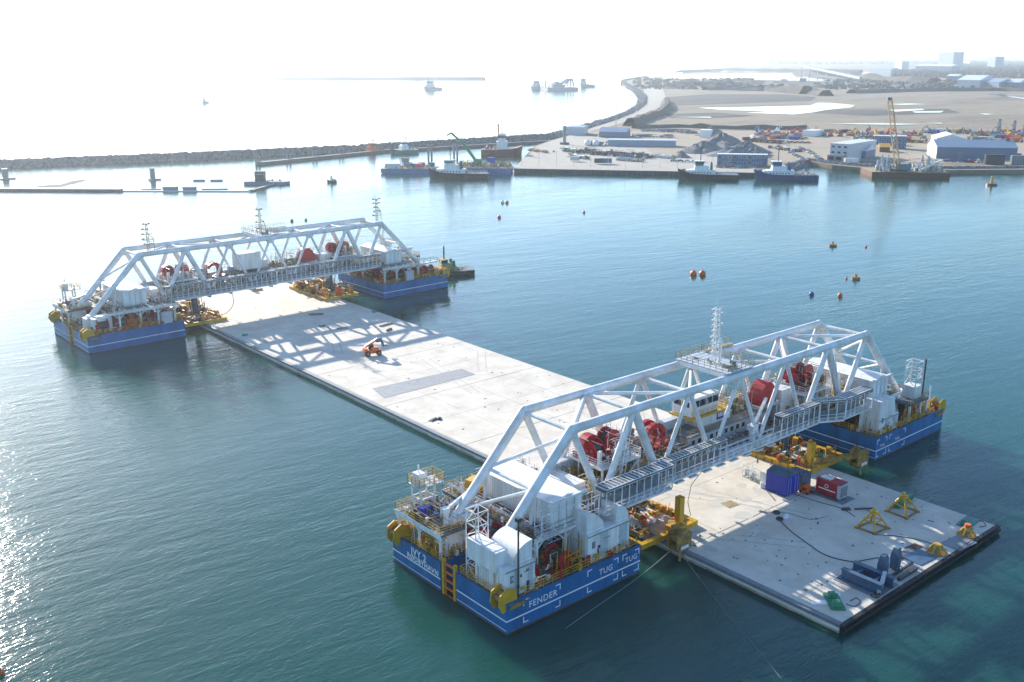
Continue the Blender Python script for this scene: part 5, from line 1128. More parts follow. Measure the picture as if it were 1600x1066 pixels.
# blue two-tier cabin row
c, L, rz = line((1120, 258.5), (1199, 260)); rz = rz if Vector((-math.sin(rz), math.cos(rz), 0)).dot(FW) > 0 else rz+PI
ux, uy = Vector((math.cos(rz), math.sin(rz), 0)), Vector((-math.sin(rz), math.cos(rz), 0)); n = 10; wv = L/n
words = 'first second third fourth fifth sixth seventh eighth ninth tenth'.split()
for t in range(2):
    for i in range(n):
        q = c+ux*(wv*(i+.5)-L/2)+uy*3; mm = M['office'] if i not in (2, 6) else M['mid']
        T = thing('office_cabin', f'{words[i]} {"blue" if mm is M["office"] else "grey"} office cabin from the left in the {"upper" if t else "lower"} tier of the quay cabin row', 'cabin', (q.x, q.y, LZ+.1+t*3.4), rz, 'stacked office cabins on the quay')
        b = MB(); b.bb((-wv/2+.05, -3, 0), (wv/2-.05, 3, 3.3)); b.build('body', mm, T)
        b = MB(); b.bb((-wv*.3, -3.06, 1.0), (wv*.3, -3.002, 2.4)); f = b.build('window', M['white'] if i % 3 else M['tan'], T)
        b = MB(); b.bb((-wv*.24, -3.1, 1.15), (wv*.24, -3.062, 2.25)); b.build('pane', M['glass'], f)
        if t: b = MB(); b.bb((-wv/2+.02, -3.1, 3.3), (wv/2-.02, 3.1, 3.55)); b.build('roof', M['white'], T)

# ---------------------------------------------------------------- vessels
def hullmesh(L, W, H, bow=.28, flare=1.0, sheer=1.2, z0=-1.0, stern=.85):
    """hull along +x (bow), deck height H with sheer up to the bow"""
    st = [(-.5, stern*.9, .0), (-.47, stern, 0), (-.2, 1, 0), (.5-bow, 1, .12), (.5-bow*.6, .82, .35), (.5-bow*.3, .52, .65), (.5-bow*.1, .24, .88), (.5, .03, 1)]
    b = MB(); v = []; f = []
    for x, k, s_ in st:
        hh = H+sheer*s_; kk = k*(.8 if x < .3 else .55)
        v += [(x*L-(0 if x < .2 else (x-.2)*L*.1), 0, z0)] if False else []
        xb = x*L-(max(0, x-.2)*L*.14)
        v += [(xb, -W/2*kk, z0), (x*L, -W/2*k, hh), (x*L, W/2*k, hh), (xb, W/2*kk, z0)]
    for i in range(len(st)-1):
        o = i*4
        for j in range(4): f.append((o+j, o+(j+1) % 4, o+4+(j+1) % 4, o+4+j))
    f += [(0, 3, 2, 1)[::1], (len(v)-4, len(v)-3, len(v)-2, len(v)-1)]
    b.add(v, [q[::-1] for q in f]); return b
def vessel(name, label, cat, bow_px, stern_px, W, z=0, group=None):
    A, E = G(*stern_px, 0), G(*bow_px, 0); v = E-A; c = (A+E)/2
    return thing(name, label, cat, (c.x, c.y, z), math.atan2(v.y, v.x), group), v.length
def tug(bow, stern, hm_, label, sup, W=10.5, accent=None, gear=0):
    T, L = vessel('tugboat', label, 'tugboat', bow, stern, W)
    hullmesh(L, W, 2.75, sheer=3.0).build('hull', hm_, T); T.location.z += .1
    b = MB(); b.bb((-L*.48, -W*.42, 2.77), (L*.25, W*.42, 2.85)); b.build('deck', M['rust'] if gear else M['mid'], T)
    b = MB(); b.bb((-L*.12, -W*.36, 1.95), (L*.30, W*.36, 5.2)); b.bb((L*.30, -W*.24, 1.95), (L*.35, W*.24, 5.0)); s1 = b.build('deckhouse', sup, T)
    for k in range(7):
        for sy in (-1, 1): b = MB(); x = -L*.04+k*L*.047; b.bb((x, sy*(W*.36+.02), 3.4), (x+.7, sy*(W*.36+.06), 4.1)); b.build('porthole', M['glass'], s1)
    b = MB(); b.box((L*.11, 0, 6.4), (L*.24, W*.56, 2.4), 0, (.9, .9)); b.build('upper_house', sup, T)
    b = MB(); b.box((L*.15, 0, 8.8), (L*.13, W*.48, 2.4), 0, (1.1, 1.1)); wh = b.build('wheelhouse', accent or sup, T)
    b = MB(); b.box((L*.15, 0, 9.0), (L*.134, W*.495, 1.1), 0, (1.06, 1.06)); b.build('wheelhouse_window', M['glass'], wh)
    b = MB(); b.box((L*.15, 0, 10.15), (L*.16, W*.58, .25)); b.build('wheelhouse_roof', sup, wh)
    for sy in (-1, 1): b = MB(); b.tube((-L*.05, sy*W*.22, 5.2), (-L*.05, sy*W*.22, 9.4), .7, 8, .45); b.build('funnel', accent or M['dark'], T)
    b = MB(); b.tube((L*.13, 0, 10.1), (L*.13, 0, 18.5), .26, 6); b.bar((L*.13, -1.6, 14), (L*.13, 1.6, 14), .2); b.bar((L*.13, -1, 13.6), (L*.13, 1, 13.6), .12); b.build('mast', M['dark'], T)
    b = MB(); b.tube((L*.37, 0, 4.6), (L*.43, 0, 4.6), .9, 10); b.build('anchor_winch', M['mid'], T)
    b = MB(); b.tube((-L*.12, -1.3, 3.0), (-L*.12, 1.3, 3.0), 1.1, 12); b.build('tow_winch', M['dark'], T)
    b = MB(); n = 9
    for i in range(n):
        for sy in (-1, 1): x = -L*.44+L*.07*i; b.tube((x, sy*(W*.5-.1), 1.0), (x, sy*(W*.5+.25), 1.0), .55, 8)
    tag(b.build('tyre_fenders', M['black'], T), kind='stuff')
    b = MB(); b.rail([(-L*.46, -W*.4, 2.8), (-L*.08, -W*.44, 2.8)], 1.0, .05, 2); b.rail([(-L*.46, W*.4, 2.8), (-L*.08, W*.44, 2.8)], 1.0, .05, 2); b.build('railing', sup, T)
    if gear:
        b = MB(); b.bar((-L*.08, 1, 2), (-L*.12, 1, 6.5), .5); b.bar((-L*.12, 1, 6.5), (-L*.2, .5, 9), .4); b.bar((-L*.2, .5, 9), (-L*.3, 0, 6), .35); b.build('deck_crane', M['mid'], T)
        b = MB(); b.bar((-L*.2, 2, 2), (-L*.28, 2, 6), .45); b.bar((-L*.28, 2, 6), (-L*.36, 2, 3.6), .4); b.build('deck_crane', M['dark'], T)
    clutter(T, 'deck_gear', (-L*.44, -W*.32, 2.85), (-L*.16, W*.32, 4.4), 18, int(L*10), [M['tan'], M['dark'], M['white']], .8)
    return T
tug((669, 277.5), (764, 278.5), M['tugb'], 'black hulled tug with white deckhouse and tall mast, moored before the container barge', M['white'], 10.5)
tug((1058, 279), (1154, 280.5), M['tugb'], 'black hulled tug with white deckhouse, alongside the quay left of the blue tug', M['white'], 10.5, M['teal'])
tug((1177, 280), (1277, 281), M['tugblue'], 'blue tug with tyre fenders and two deck cranes at the end of the quay', M['white'], 11, M['tugblue'], 1)
T_ = tug((668, 431), (738, 426), M['dark'], 'low dark workboat with buff gear lying behind the right float of the far pontoon', M['tan'], 8, M['green']); T_.scale = (1, 1, .5)
# small distant vessels
def coaster(name, label, bow, stern, W, hm_, sup, house=.25, h=3, hh=6, cranes=0, mastx=None, cat='ship', extra=None):
    T, L = vessel(name, label, cat, bow, stern, W); hullmesh(L, W, h, sheer=h*.6, z0=-1).build('hull', hm_, T)
    x = house*L; b = MB(); b.bb((x-L*.13, -W*.36, h), (x+L*.13, W*.36, h+hh*.5)); b.build('deckhouse', sup, T)
    b = MB(); b.bb((x-L*.09, -W*.32, h+hh*.5), (x+L*.09, W*.32, h+hh)); u = b.build('bridge_house', sup, T)
    b = MB(); b.bb((x-L*.092, -W*.33, h+hh*.72), (x+L*.092, W*.33, h+hh*.88)); b.build('bridge_window', M['glass'], u)
    b = MB(); b.tube((x, 0, h+hh), (x, 0, h+hh*1.8), L*.008+.1, 6); b.bar((x, -W*.2, h+hh*1.4), (x, W*.2, h+hh*1.4), .2); b.build('mast', M['grey'], T)
    for k in range(cranes):
        cx = -L*.1-L*.22*k; b = MB(); b.bar((cx, 0, h), (cx+L*.02, 0, h+hh*1.6), L*.012+.3); b.bar((cx+L*.02, 0, h+hh*1.6), (cx-L*.14, 0, h+hh*.9), L*.008+.2); b.build('deck_crane', extra or sup, T)
    clutter(T, 'deck_gear', (-L*.42, -W*.3, h), (x-L*.14, W*.3, h+hh*.4), 26, int(L), [M['tan'], M['rust'], M['white'], M['mid']], max(1, L/40))
    return T, L
coaster('workboat', 'green and white fishing boat moored at the thin pier', (610, 241), (652, 239), 9, M['teal'], M['white'], .0, 2.6, 6, 1)
coaster('workboat', 'red and white workboat at the pier, left of the green fishing boat', (563, 240), (598, 238), 8, M['redh'], M['orange'], .0, 2, 5, 1)
coaster('supply_ship', 'red and black supply ship with white bridge behind the crane barge', (817, 243), (752, 243), 15, M['redh'], M['white'], .0, 4.5, 11, 1, extra=M['orange'])
coaster('harbour_launch', 'small dark launch leaving a wake in the open basin', (511, 285.5), (526, 285), 3.4, M['dark'], M['white'], .05, 1.2, 2.6, 0, cat='boat')
coaster('patrol_boat', 'small ship alone on the open sea right of the dredger', (906, 136), (928, 136.3), 22, M['wallb'], M['grey'], .25, 5, 13, 1)
coaster('patrol_boat', 'small ship alone on the open sea left of the dredger', (662, 140.5), (688, 141), 24, M['wallb'], M['grey'], .1, 5, 13, 1)
coaster('patrol_boat', 'tiny boat lost in the bright sea at the left', (315, 161.5), (326, 161.5), 9, M['mid'], M['grey'], .1, 2, 6, 0, cat='boat')
coaster('patrol_boat', 'small ship close against the left end of the dredger', (829, 139.5), (852, 140), 22, M['wallb'], M['grey'], .1, 5, 12, 1)
# dredger
T, L = vessel('dredger', 'large dredger with lattice gantries on the open sea near the dike', 'dredger', (850, 141.5), (898, 141), 40)
b = MB(); b.box((0, 0, 2), (L, 44, 8), 0, (1.0, 1)); b.build('hull', M['wallb'], T)
b = MB(); b.bb((-L*.1, -14, 6), (L*.3, 14, 11)); b.bb((0, -10, 11), (L*.2, 10, 15)); b.build('deckhouse', M['wallb'], T)
SC = .27
for x0, z0, x1, z1 in ((L*.28, 11, L*.1, 62), (-L*.05, 11, -L*.32, 80), (-L*.32, 11, -L*.32, 84), (-L*.42, 11, -L*.38, 78), (-L*.32, 84, L*.02, 40), (-L*.32, 80, -L*.42, 74), (L*.1, 62, L*.0, 30)):
    b = MB()
    for y in (-10, 10): b.bar((x0, y, z0*.7 if z0 < 20 else z0*SC), (x1, y*.5, z1*SC), 2.4)
    b.build('gantry', M['wallb'], T)
b = MB(); b.tube((L*.45, 0, 6), (L*.45, 0, 20), 1.5, 6); b.build('mast', M['wallb'], T)
# container barge and crane barge
def barge(label, a, e, W, H, hm_, cat='barge'):
    c, L, rz = line(a, e, 0); rz = rz if Vector((-math.sin(rz), math.cos(rz), 0)).dot(FW) > 0 else rz+PI
    T = thing('barge', label, cat, (c.x, c.y, 0), rz); b = MB(); b.prism([(-L/2, H), (-L/2, .6), (-L/2+2, -1), (L/2-2, -1), (L/2, .6), (L/2, H)], (0, 0, 0), (1, 0, 0), (0, 0, 1), (0, 1, 0), W)
    b.build('hull', hm_, T); b = MB(); b.bb((-L/2+.3, .3, H), (L/2-.3, W-.3, H+.06)); b.build('deck', M['tan'], T)
    b = MB(); b.rail([(-L/2+.2, .2, H), (L/2-.2, .2, H)], 1.1, .05, 2.4); b.build('railing', M['white'], T); return T, L, c, rz
T, L, c, rz = barge('long blue flat barge carrying containers behind the black tug', (595, 271), (680, 271.5), 18, 2.6, M['blue'])
ux, uy = Vector((math.cos(rz), math.sin(rz), 0)), Vector((-math.sin(rz), math.cos(rz), 0))
for i, (x, y, z, Lc, m_, lb) in enumerate(((-.30, 5, 0, 9, 'roofw', 'white container at the left on the blue barge'), (-.05, 12, 0, 5, 'mid', 'grey container, second on the blue barge'), (.04, 5, 0, 5, 'sblue', 'dark blue container beside the crimson one on the barge'), (.16, 5, 0, 5, 'pink', 'crimson container in the middle of the blue barge'), (.20, 13, 0, 4, 'mid', 'dark grey container behind the crimson one'), (.40, 12, 0, 3, 'sblue', 'small blue grey container at the right of the barge'), (-.1, 13, 2.7, 4, 'mid', 'grey box stacked on the second grey container'))):
    q = c+ux*x*L+uy*y; container((q.x, q.y, 2.66+z), Lc, 2.6, 2.7, rz, M[m_], lb, None, 'container', 0)
clutter(T, 'deck_gear', (-L*.45, 1, 2.66), (L*.48, 16, 5.6), 150, 3, [M['tan'], M['white'], M['mid'], M['orange']], 1)
T, L, c, rz = barge('short blue barge with green crawler crane and buff gear, right of the black tug', (700, 272.5), (798, 273.5), 20, 3.6, M['blue'])
clutter(T, 'deck_gear', (-L*.48, 1, 3.6), (L*.48, 18, 8.5), 300, 4, [M['tan'], M['yel'], M['mid'], M['redh'], M['white']], 1.3)
q = c+Vector((math.cos(rz), math.sin(rz), 0))*L*-.05+Vector((-math.sin(rz), math.cos(rz), 0))*9
T = thing('crawler_crane', 'green crawler crane with its boom raised to the left on the blue barge', 'crane', (q.x, q.y, 3.66), rz)
b = MB(); b.box((0, 0, 3.2), (5.2, 4, 3), 0, (.9, .9)); b.build('cab', M['green'], T)
for s_ in (-1, 1): b = MB(); b.box((0, s_*2.2, .8), (7, 1.2, 1.5), 0, (.85, 1)); b.build('track', M['dark'], T)
b = MB(); b.bar((-1.5, 0, 4), (-8, 0, 13), 1.6); b.bar((-8, 0, 13), (-16, 0, 20), 1.1); b.build('boom', M['green'], T)
b = MB(); b.bar((-16, 0, 20), (-18.5, 0, 18.5), .8); b.build('boom_tip', M['green'], T)
q = q+Vector((math.cos(rz), math.sin(rz), 0))*8; b = MB(); b.bb((-1.6, -1.6, 0), (1.6, 1.6, 5.6)); o = b.build('hopper', M['blu2'], loc=(q.x, q.y, 3.66)); tag(o, 'bright blue upright box right of the green crawler crane', 'hopper')
q = q+Vector((-math.sin(rz), math.cos(rz), 0))*26-Vector((math.cos(rz), math.sin(rz), 0))*13
# piling barge with lattice crane
c, L, rz = line((1362, 277), (1484, 279), 0); rz = rz if Vector((-math.sin(rz), math.cos(rz), 0)).dot(FW) > 0 else rz+PI
T = thing('piling_barge', 'rusty flat piling barge moored at the rocky shore', 'barge', (c.x, c.y, 0), rz)
b = MB(); b.poly([(-L/2, 0), (L/2, 0), (L/2, 13), (-L/2-2, 24)], -1, 3.0); b.build('hull', M['rust'], T)
b = MB(); b.poly([(-L/2+.3, .3), (L/2-.3, .3), (L/2-.3, 12.7), (-L/2-1.7, 23.6)], 3.0, 3.1); b.build('deck', M['tan'], T)
b = MB()
for k in range(34): x = -L/2+L*(k+.5)/34; b.bb((x-.15, -.12, -1), (x+.15, -.001, 2.9))
tag(b.build('sheet_pile_ribs', M['rust'], T), kind='stuff')
clutter(T, 'deck_gear', (-L*.42, 3, 3.1), (L*.42, 12, 12), 150, 6, [M['grey'], M['white'], M['mid'], M['tan'], M['wallb']], 1.6)
for x in (-L*.36, -L*.28, L*.16, L*.24):
    b = MB(); b.bar((x-1.2, 5, 3.1), (x, 6, 12.5), .6); b.bar((x+1.2, 5, 3.1), (x, 6, 12.5), .6); b.build('stand', M['grey'], T)
b = MB(); b.bar((L*.12, 3, 4), (L*.4, 6, 9.5), 1.0); b.bar((L*.2, 8, 13), (L*.4, 6, 5), .8); b.build('arm', M['white'], T)
b = MB(); b.bb((-L*.12, 3, 3.1), (L*.0, 7, 7.5)); b.build('crane_house', M['wallb'], T)
def lat(parent, p, q, wd, m_, name, bays=14, r=.13):
    p, q = Vector(p), Vector(q); d = (q-p).normalized(); u = Vector((0, 1, 0)); s_ = d.cross(u).normalized(); b = MB(); Cn = []
    for i in range(bays+1):
        t = i/bays; w_ = wd*(.5-.2*abs(t-.4)); c_ = p.lerp(q, t); Cn.append([c_+s_*a*w_+u*e*w_ for a, e in ((-1, -1), (1, -1), (1, 1), (-1, 1))])
    for i in range(bays):
        for j in range(4): b.tube(Cn[i][j], Cn[i+1][j], r, 4, cap=False); b.tube(Cn[i][j], Cn[i+1][(j+1) % 4], r*.7, 4, cap=False)
    return b.build(name, m_, parent)
T2 = thing('lattice_crane', 'tall buff lattice crane boom leaning slightly left on the piling barge', 'crane', (c.x-math.cos(rz)*L*.12, c.y-math.sin(rz)*L*.12, 3.1), rz)
b = MB(); b.box((0, 6, 2.6), (6, 4.5, 3.4)); b.build('cab', M['tan'], T2); b = MB(); b.box((0, 6, .6), (8, 6, 1)); b.build('undercarriage', M['dark'], T2)
lat(T2, (-1.5, 6, 3), (-9.5, 6, 41), 2.8, mat('buff_boom_paint', (.45, .27, .12), .6), 'boom', r=.2); b = MB(); b.box((-9.7, 6, 41.2), (2.4, 1.6, 1.6)); b.build('boom_head', M['mid'], T2)
b = MB(); b.tube((-9.5, 6, 41), (4, 6, 9), .06, 4); b.tube((-10.5, 6, 41), (-10.5, 6, 12), .06, 4); b.build('hoist_wire', M['mid'], T2)
# dolphins, thin pier, basin works at the left
def pile(px, py, h, r_, label, group, m_=None):
    p = G(px, py, 0); b = MB(); b.tube((0, 0, -1), (0, 0, h), r_, 10); o = b.build('mooring_pile', m_ or M['mid'], loc=(p.x, p.y, 0)); tag(o, label, 'pile', group)
gn = 'pairs of mooring piles along the thin pier'
for k, x in enumerate((403, 451, 492, 533, 672, 712)):
    yy = 257.5-(x-403)*.103 if x < 600 else 247-(x-672)*.03
    for j in (0, 1): pile(x-2.5+j*5, yy-(0 if x < 600 else 0), 5.6 if x < 600 else 9, .7, f'{"left" if j == 0 else "right"} pile of the {("first", "second", "third", "fourth", "fifth", "sixth")[k]} pair from the left along the thin pier', gn)
def pier(px, wd, h, m_, name, label):
    P = [G(x, y, 0) for x, y in px]
    for i, (a, e) in enumerate(zip(P, P[1:])):
        v = e-a; b = MB(); c_ = (a+e)/2; b.box((c_.x, c_.y, h/2-.5), (v.length+.5, wd, h+1), math.atan2(v.y, v.x)); o = b.build(name, m_); tag(o, label, 'pier', None, 'structure')
pier([(404, 258.5), (600, 238.5), (700, 233), (862, 223)], 4, 2.0, M['wall'], 'pier', 'thin concrete pier with pile pairs inside the breakwater')
pier([(-200, 297.5), (190, 299.5)], 3, 1.4, M['wall'], 'basin_wall', 'thin grey wall edging the flooded basin at the left')
pier([(190, 299.2), (392, 299.6)], 1.6, .5, M['grey'], 'basin_wall', 'low pale wall edge of the flooded basin')
pier([(392, 299.6), (433, 288)], 2.2, .9, M['wall'], 'basin_wall', 'slanting right end of the flooded basin wall')
for k, (px, py, w_, h_, lb) in enumerate(((9, 280, 4.2, 6, 'grey block dolphin in the bright basin at the far left'), (239, 281.5, 3.4, 7.5, 'dark block dolphin alone in the bright basin'))):
    p = G(px, py, 0); T = thing('dolphin', lb, 'dolphin', (p.x, p.y, 0)); b = MB(); b.box((0, 0, 3), (w_*.7, w_*.7, h_), 0, (.9, .9)); b.build('post', M['mid'], T); b = MB(); b.box((1, 0, .2), (w_*1.8, w_, 1.2)); b.build('foot', M['mid'], T)
p = G(406, 287.5, 0); T = thing('basin_gate', 'dark gate tower with a low platform at the right end of the basin wall', 'gate tower', (p.x, p.y, 0), -CY)
b = MB(); b.bb((-2, -2, -.5), (3, 2, 7)); b.build('tower', M['dark'], T); b = MB(); b.bb((-2.4, -2.4, 5.2), (3.4, 2.4, 5.7)); b.build('gallery', M['mid'], T)
b = MB(); b.poly([(-8, -3), (14, -5), (17, -1), (13, 3), (-6, 3)], -.5, 1.6); b.build('platform', M['wallb'], T)
clutter(T, 'platform_gear', (-6, -3, 1.6), (12, 2, 3.4), 24, 5, [M['dark'], M['wallb'], M['mid']], 1)
for k, (a, e, lb) in enumerate((((256, 298.2), (277, 298.4), 'left blue grey pontoon box on the basin wall'), ((287, 298.4), (306, 298.6), 'right blue grey pontoon box on the basin wall'))):
    c, L, rz = line(a, e, 0); T = thing('pontoon_box', lb, 'pontoon box', (c.x, c.y, 0), rz, 'pontoon boxes on the basin wall'); b = MB(); b.box((0, 0, .9), (L, 3, 2.6)); b.build('hull', M['wallb'], T); b = MB(); b.rail([(-L/2, 0, 2.2), (L/2, 0, 2.2)], 1, .06, 1.5); b.build('railing', M['mid'], T)
for k, (a, e) in enumerate((((302, 283), (320, 282.8)), ((329, 283), (348, 282.8)), ((315, 296.5), (356, 295.8)), ((220, 297), (252, 296.5)))):
    c, L, rz = line(a, e, 0); b = MB(); b.tube((-L/2, 0, .1), (L/2, 0, .1), .8 if k < 2 else .4, 8); o = b.build('floating_boom', M['mid'], loc=(c.x, c.y, 0)); o.rotation_euler = (0, 0, rz); tag(o, ('left short dark boom behind the pontoon boxes', 'right short dark boom behind the pontoon boxes', 'long dark boom before the basin wall end', 'thin dark boom left of the pontoon boxes')[k], 'boom')
sheet('mud_bank', [(52, 291), (75, 289.4), (95, 288.5), (115, 282.2), (136, 280.5), (130, 283), (112, 287.5), (96, 291.5), (75, 292)], .12, M['mud'], 'low mud bank showing in the bright basin')
# buoy raft right edge, rusty small jetty
p = G(1549, 289.5, 0); T = thing('buoy_raft', 'dark round raft with a yellow man-high tower off the rocky shore', 'buoy', (p.x, p.y, 0)); b = MB(); b.tube((0, 0, -.4), (0, 0, 1), 3.2, 14, 2.8); b.build('raft', M['redh'], T)
b = MB(); b.tube((0, 0, 1), (0, 0, 3.8), .9, 8, .5); b.ball((0, 0, 4.4), .7, 8, 5); b.build('tower', M['yel'], T)

# ---------------------------------------------------------------- yard: machines, containers, cars, scrap
yc = [M[k] for k in ('red', 'office', 'white', 'yel', 'orange', 'teal', 'mid', 'grey', 'tan', 'blu2', 'rust', 'redh')]; yn = 'red blue white yellow orange green dark grey buff navy rusty crimson'.split()
def digger(px, py, m_, rz, label, sc=1.0):
    p = G(px, py, LZ); T = thing('excavator', label, 'excavator', (p.x, p.y, LZ+.2), rz, 'excavators in the yard'); T.scale = (sc,)*3
    for s_ in (-1, 1): b = MB(); b.box((0, s_*1.2, .5), (4.4, .6, .95), 0, (.85, 1)); b.build('track', M['dark'], T)
    b = MB(); b.box((-.5, 0, 1.9), (3.6, 2.6, 1.3), 0, (.95, .95)); b.box((.6, .7, 2.8), (1.5, 1.1, 1.5)); b.build('body', m_, T)
    b = MB(); b.bar((1.2, -.2, 2), (3.8, -.2, 5.4), .5); b.bar((3.8, -.2, 5.4), (6.4, -.2, 3.0), .4); b.build('arm', m_, T); b = MB(); b.box((6.6, -.2, 2.2), (.9, 1.1, 1.2), 0, (.7, 1)); b.build('bucket', M['dark'], T)
ORD = 'first second third fourth fifth sixth seventh eighth ninth tenth eleventh twelfth thirteenth fourteenth fifteenth sixteenth'.split()
seen = {}
def nth(key):
    seen[key] = seen.get(key, 0)+1; return ORD[seen[key]-1]
r = random.Random(77); k = 0
for i in range(30):
    x = 1185+i*14+r.uniform(-5, 5)
    y = r.uniform(208, 214) if not 1440 < x < 1520 else 209
    ci = r.randrange(6)
    digger(x, y, yc[ci], r.uniform(0, 6.28), f'{yn[ci]} excavator in the yard beyond the buildings, {nth("e"+yn[ci])} {yn[ci]} one from the left', r.uniform(.8, 1.3))
r = random.Random(5)
for i in range(46):
    x = 1165+i*9.6+r.uniform(-2.5, 2.5); y = r.choice((213, 216, 219, 207.5)) + r.uniform(-1, 1)
    if 1268 < x < 1328 or 1445 < x < 1515: y = 206.5+r.uniform(0, 1)
    p = G(x, y, LZ); ci = r.randrange(12); container((p.x, p.y, LZ+.15), r.choice((6.06, 12.2)), 2.44, 2.6, r.uniform(0, 3.1), yc[ci], f'{yn[ci]} container in the yard rows, {nth("c"+yn[ci])} {yn[ci]} one from the left', 'containers in the yard rows', 'container', 0)
def car(px, py, rz, m_, label, group):
    p = G(px, py, LZ+.1); T = thing('parked_car', label, 'car', (p.x, p.y, LZ+.16), rz, group)
    b = MB(); b.prism([(-2.2, .35), (2.2, .35), (2.25, .8), (1.2, 1.0), (-2.15, 1.0)], (0, -.88, 0), (1, 0, 0), (0, 0, 1), (0, 1, 0), 1.76); b.build('body', m_, T)
    b = MB(); b.prism([(-1.8, 1.0), (1.1, 1.0), (.5, 1.5), (-1.3, 1.5)], (0, -.78, 0), (1, 0, 0), (0, 0, 1), (0, 1, 0), 1.56); b.build('window', M['glass'], T)
    for x in (-1.4, 1.4):
        for y in (-.82, .82): b = MB(); b.tube((x, y-.1, .33), (x, y+.1, .33), .33, 8); b.build('wheel', M['black'], T)
cc = [M['white'], M['mid'], M['grey'], M['dark'], M['sblue'], M['red']]; cn = 'white dark-grey silver black blue red'.split()
i = 0
for row, (x0, y0, x1, y1, n) in enumerate(((1250, 232, 1268, 240, 6), (1262, 236, 1282, 250, 8), (1236, 240, 1262, 253, 7), (1222, 223, 1262, 224, 6), (1052, 252.5, 1096, 254, 5))):
    for j in range(n):
        t = j/(n-1); ci = r.randrange(6); rw = ('far parking row', 'row beside the white office', 'row nearest the boulder slope', 'row behind the stone heap', 'row on the quay behind the middle tug')[row]
        car(x0+(x1-x0)*t, y0+(y1-y0)*t, -CY+r.uniform(-.1, .1)+(.3 if row < 3 else 0), cc[ci], f'{cn[ci]} car, {words[j]} in the {rw}', 'cars parked near the white office building')
# scrap, steel and pipe stacks on the quay
def stack(px0, py0, px1, py1, h, n, m_list, label, seed, wd=8):
    c, L, rz = line((px0, py0), (px1, py1)); rz = rz if Vector((-math.sin(rz), math.cos(rz), 0)).dot(FW) > 0 else rz+PI
    T = thing('material_stack', label, 'stack', (c.x, c.y, LZ+.1), rz); q = random.Random(seed)
    clutter(T, 'stacked_steel', (-L/2, 0, 0), (L/2, wd, h), n, seed, m_list, 1.6)
    for k in range(10): b = MB(); x = q.uniform(-L*.4, L*.4); y = q.uniform(0, wd*.8); zz = .6+q.uniform(0, h*.5); b.tube((x-L*.1, y, zz), (x+L*.1, y, zz), .5, 8); b.build('steel_pipe', m_list[0], T)
stack(895, 240, 1010, 249, 4.5, 240, [M['dark'], M['mid'], M['wallb'], M['rust']], 'long dark pile of steel pipes and scrap on the quay', 61, 14)
stack(872, 236, 900, 240, 4, 60, [M['teal'], M['mid'], M['white'], M['dark']], 'green and grey machinery left of the steel pile', 62)
stack(912, 227, 950, 229, 5, 70, [M['mid'], M['white'], M['wallb']], 'grey plant with two round white tanks behind the steel pile', 63)
stack(885, 245, 915, 250, 3, 40, [M['mid'], M['tan'], M['dark']], 'low grey crates left of the steel pile on the quay', 64, 5)
stack(960, 251, 1004, 254, 2.6, 60, [M['grey'], M['tan'], M['rust']], 'low loose steel lying before the long pile', 65, 5)
stack(1000, 206, 1080, 207.5, 3.4, 90, [M['wallb'], M['mid'], M['white'], M['dark']], 'dark equipment row along the earth bank', 66, 8)
stack(1168, 222, 1225, 226, 4, 120, [M['rust'], M['mid'], M['office'], M['redh'], M['white']], 'crushing plant and conveyors right of the stone heap', 67, 12)
stack(1335, 222, 1450, 224, 3.4, 150, [M['rust'], M['wood'], M['mid'], M['white'], M['tan']], 'timber and steel stored between cabins and warehouse', 68, 8)
stack(1465, 253, 1535, 255.5, 2.2, 60, [M['sblue'], M['orange'], M['white'], M['rust'], M['grey']], 'mixed low goods stored before the warehouse wall', 69, 4)
stack(1520, 214, 1625, 215, 4, 130, [M['tan'], M['yel'], M['redh'], M['office'], M['wood']], 'timber stacks and yellow machine behind the warehouse', 70, 10)
for k, (px, py, Lc, hh, m_, lb) in enumerate(((936, 256, 6, 2.8, 'dark', 'dark box left of a pair at the quay edge'), (948, 256, 6, 2.8, 'sblue', 'blue grey box right of a pair at the quay edge'), (1553, 256.5, 12, 6, 'dark', 'dark green double container before the warehouse end'), (1590, 257, 9, 5.6, 'mid', 'dark box at the right edge by the rocks'), (1330, 254, 9, 2.8, 'white', 'white container right of the office front wing'), (1580, 247, 12, 3, 'blu2', 'blue container at the right end of the warehouse'), (898, 252, 6, 2.4, 'grey', 'grey container on the quay left of the dark pair'))):
    p = G(px, py, LZ+.2); container((p.x, p.y, LZ+.75 if k in (0, 1, 6) else LZ+.2), Lc, 2.6, hh, -CY, M[m_], lb, None, 'container', 0)
for k, (px, py) in enumerate(((918, 228), (931, 228))):
    p = G(px, py, LZ); b = MB(); b.ball((0, 0, 2), 2.6, 12, 8); o = b.build('storage_tank', M['white'], loc=(p.x, p.y, LZ), smooth=True); tag(o, ('left round white tank on the quay', 'right round white tank on the quay')[k], 'tank', 'round white tanks')
for k, (px, py, m_) in enumerate(((1571, 247, 'dark'), (1583, 213, 'mid'), (1560, 210, 'mid'), (1600, 213, 'tan'))):
    p = G(px, py, LZ); T = thing('loading_crane', f'{("dark", "slim grey", "grey", "buff")[k]} small lattice loading crane {("at the warehouse end", "behind the warehouse", "left of the slim grey crane", "at the right edge")[k]}', 'crane', (p.x, p.y, LZ)); lattice(T, (0, 0, 0), 13, 2.4, M[m_], 'tower', .5, .2, 4); b = MB(); b.bar((0, 0, 12), (-5, 0, 9), .6); b.box((0, 0, 6), (2, 2, 2)); b.build('arm', M[m_], T)
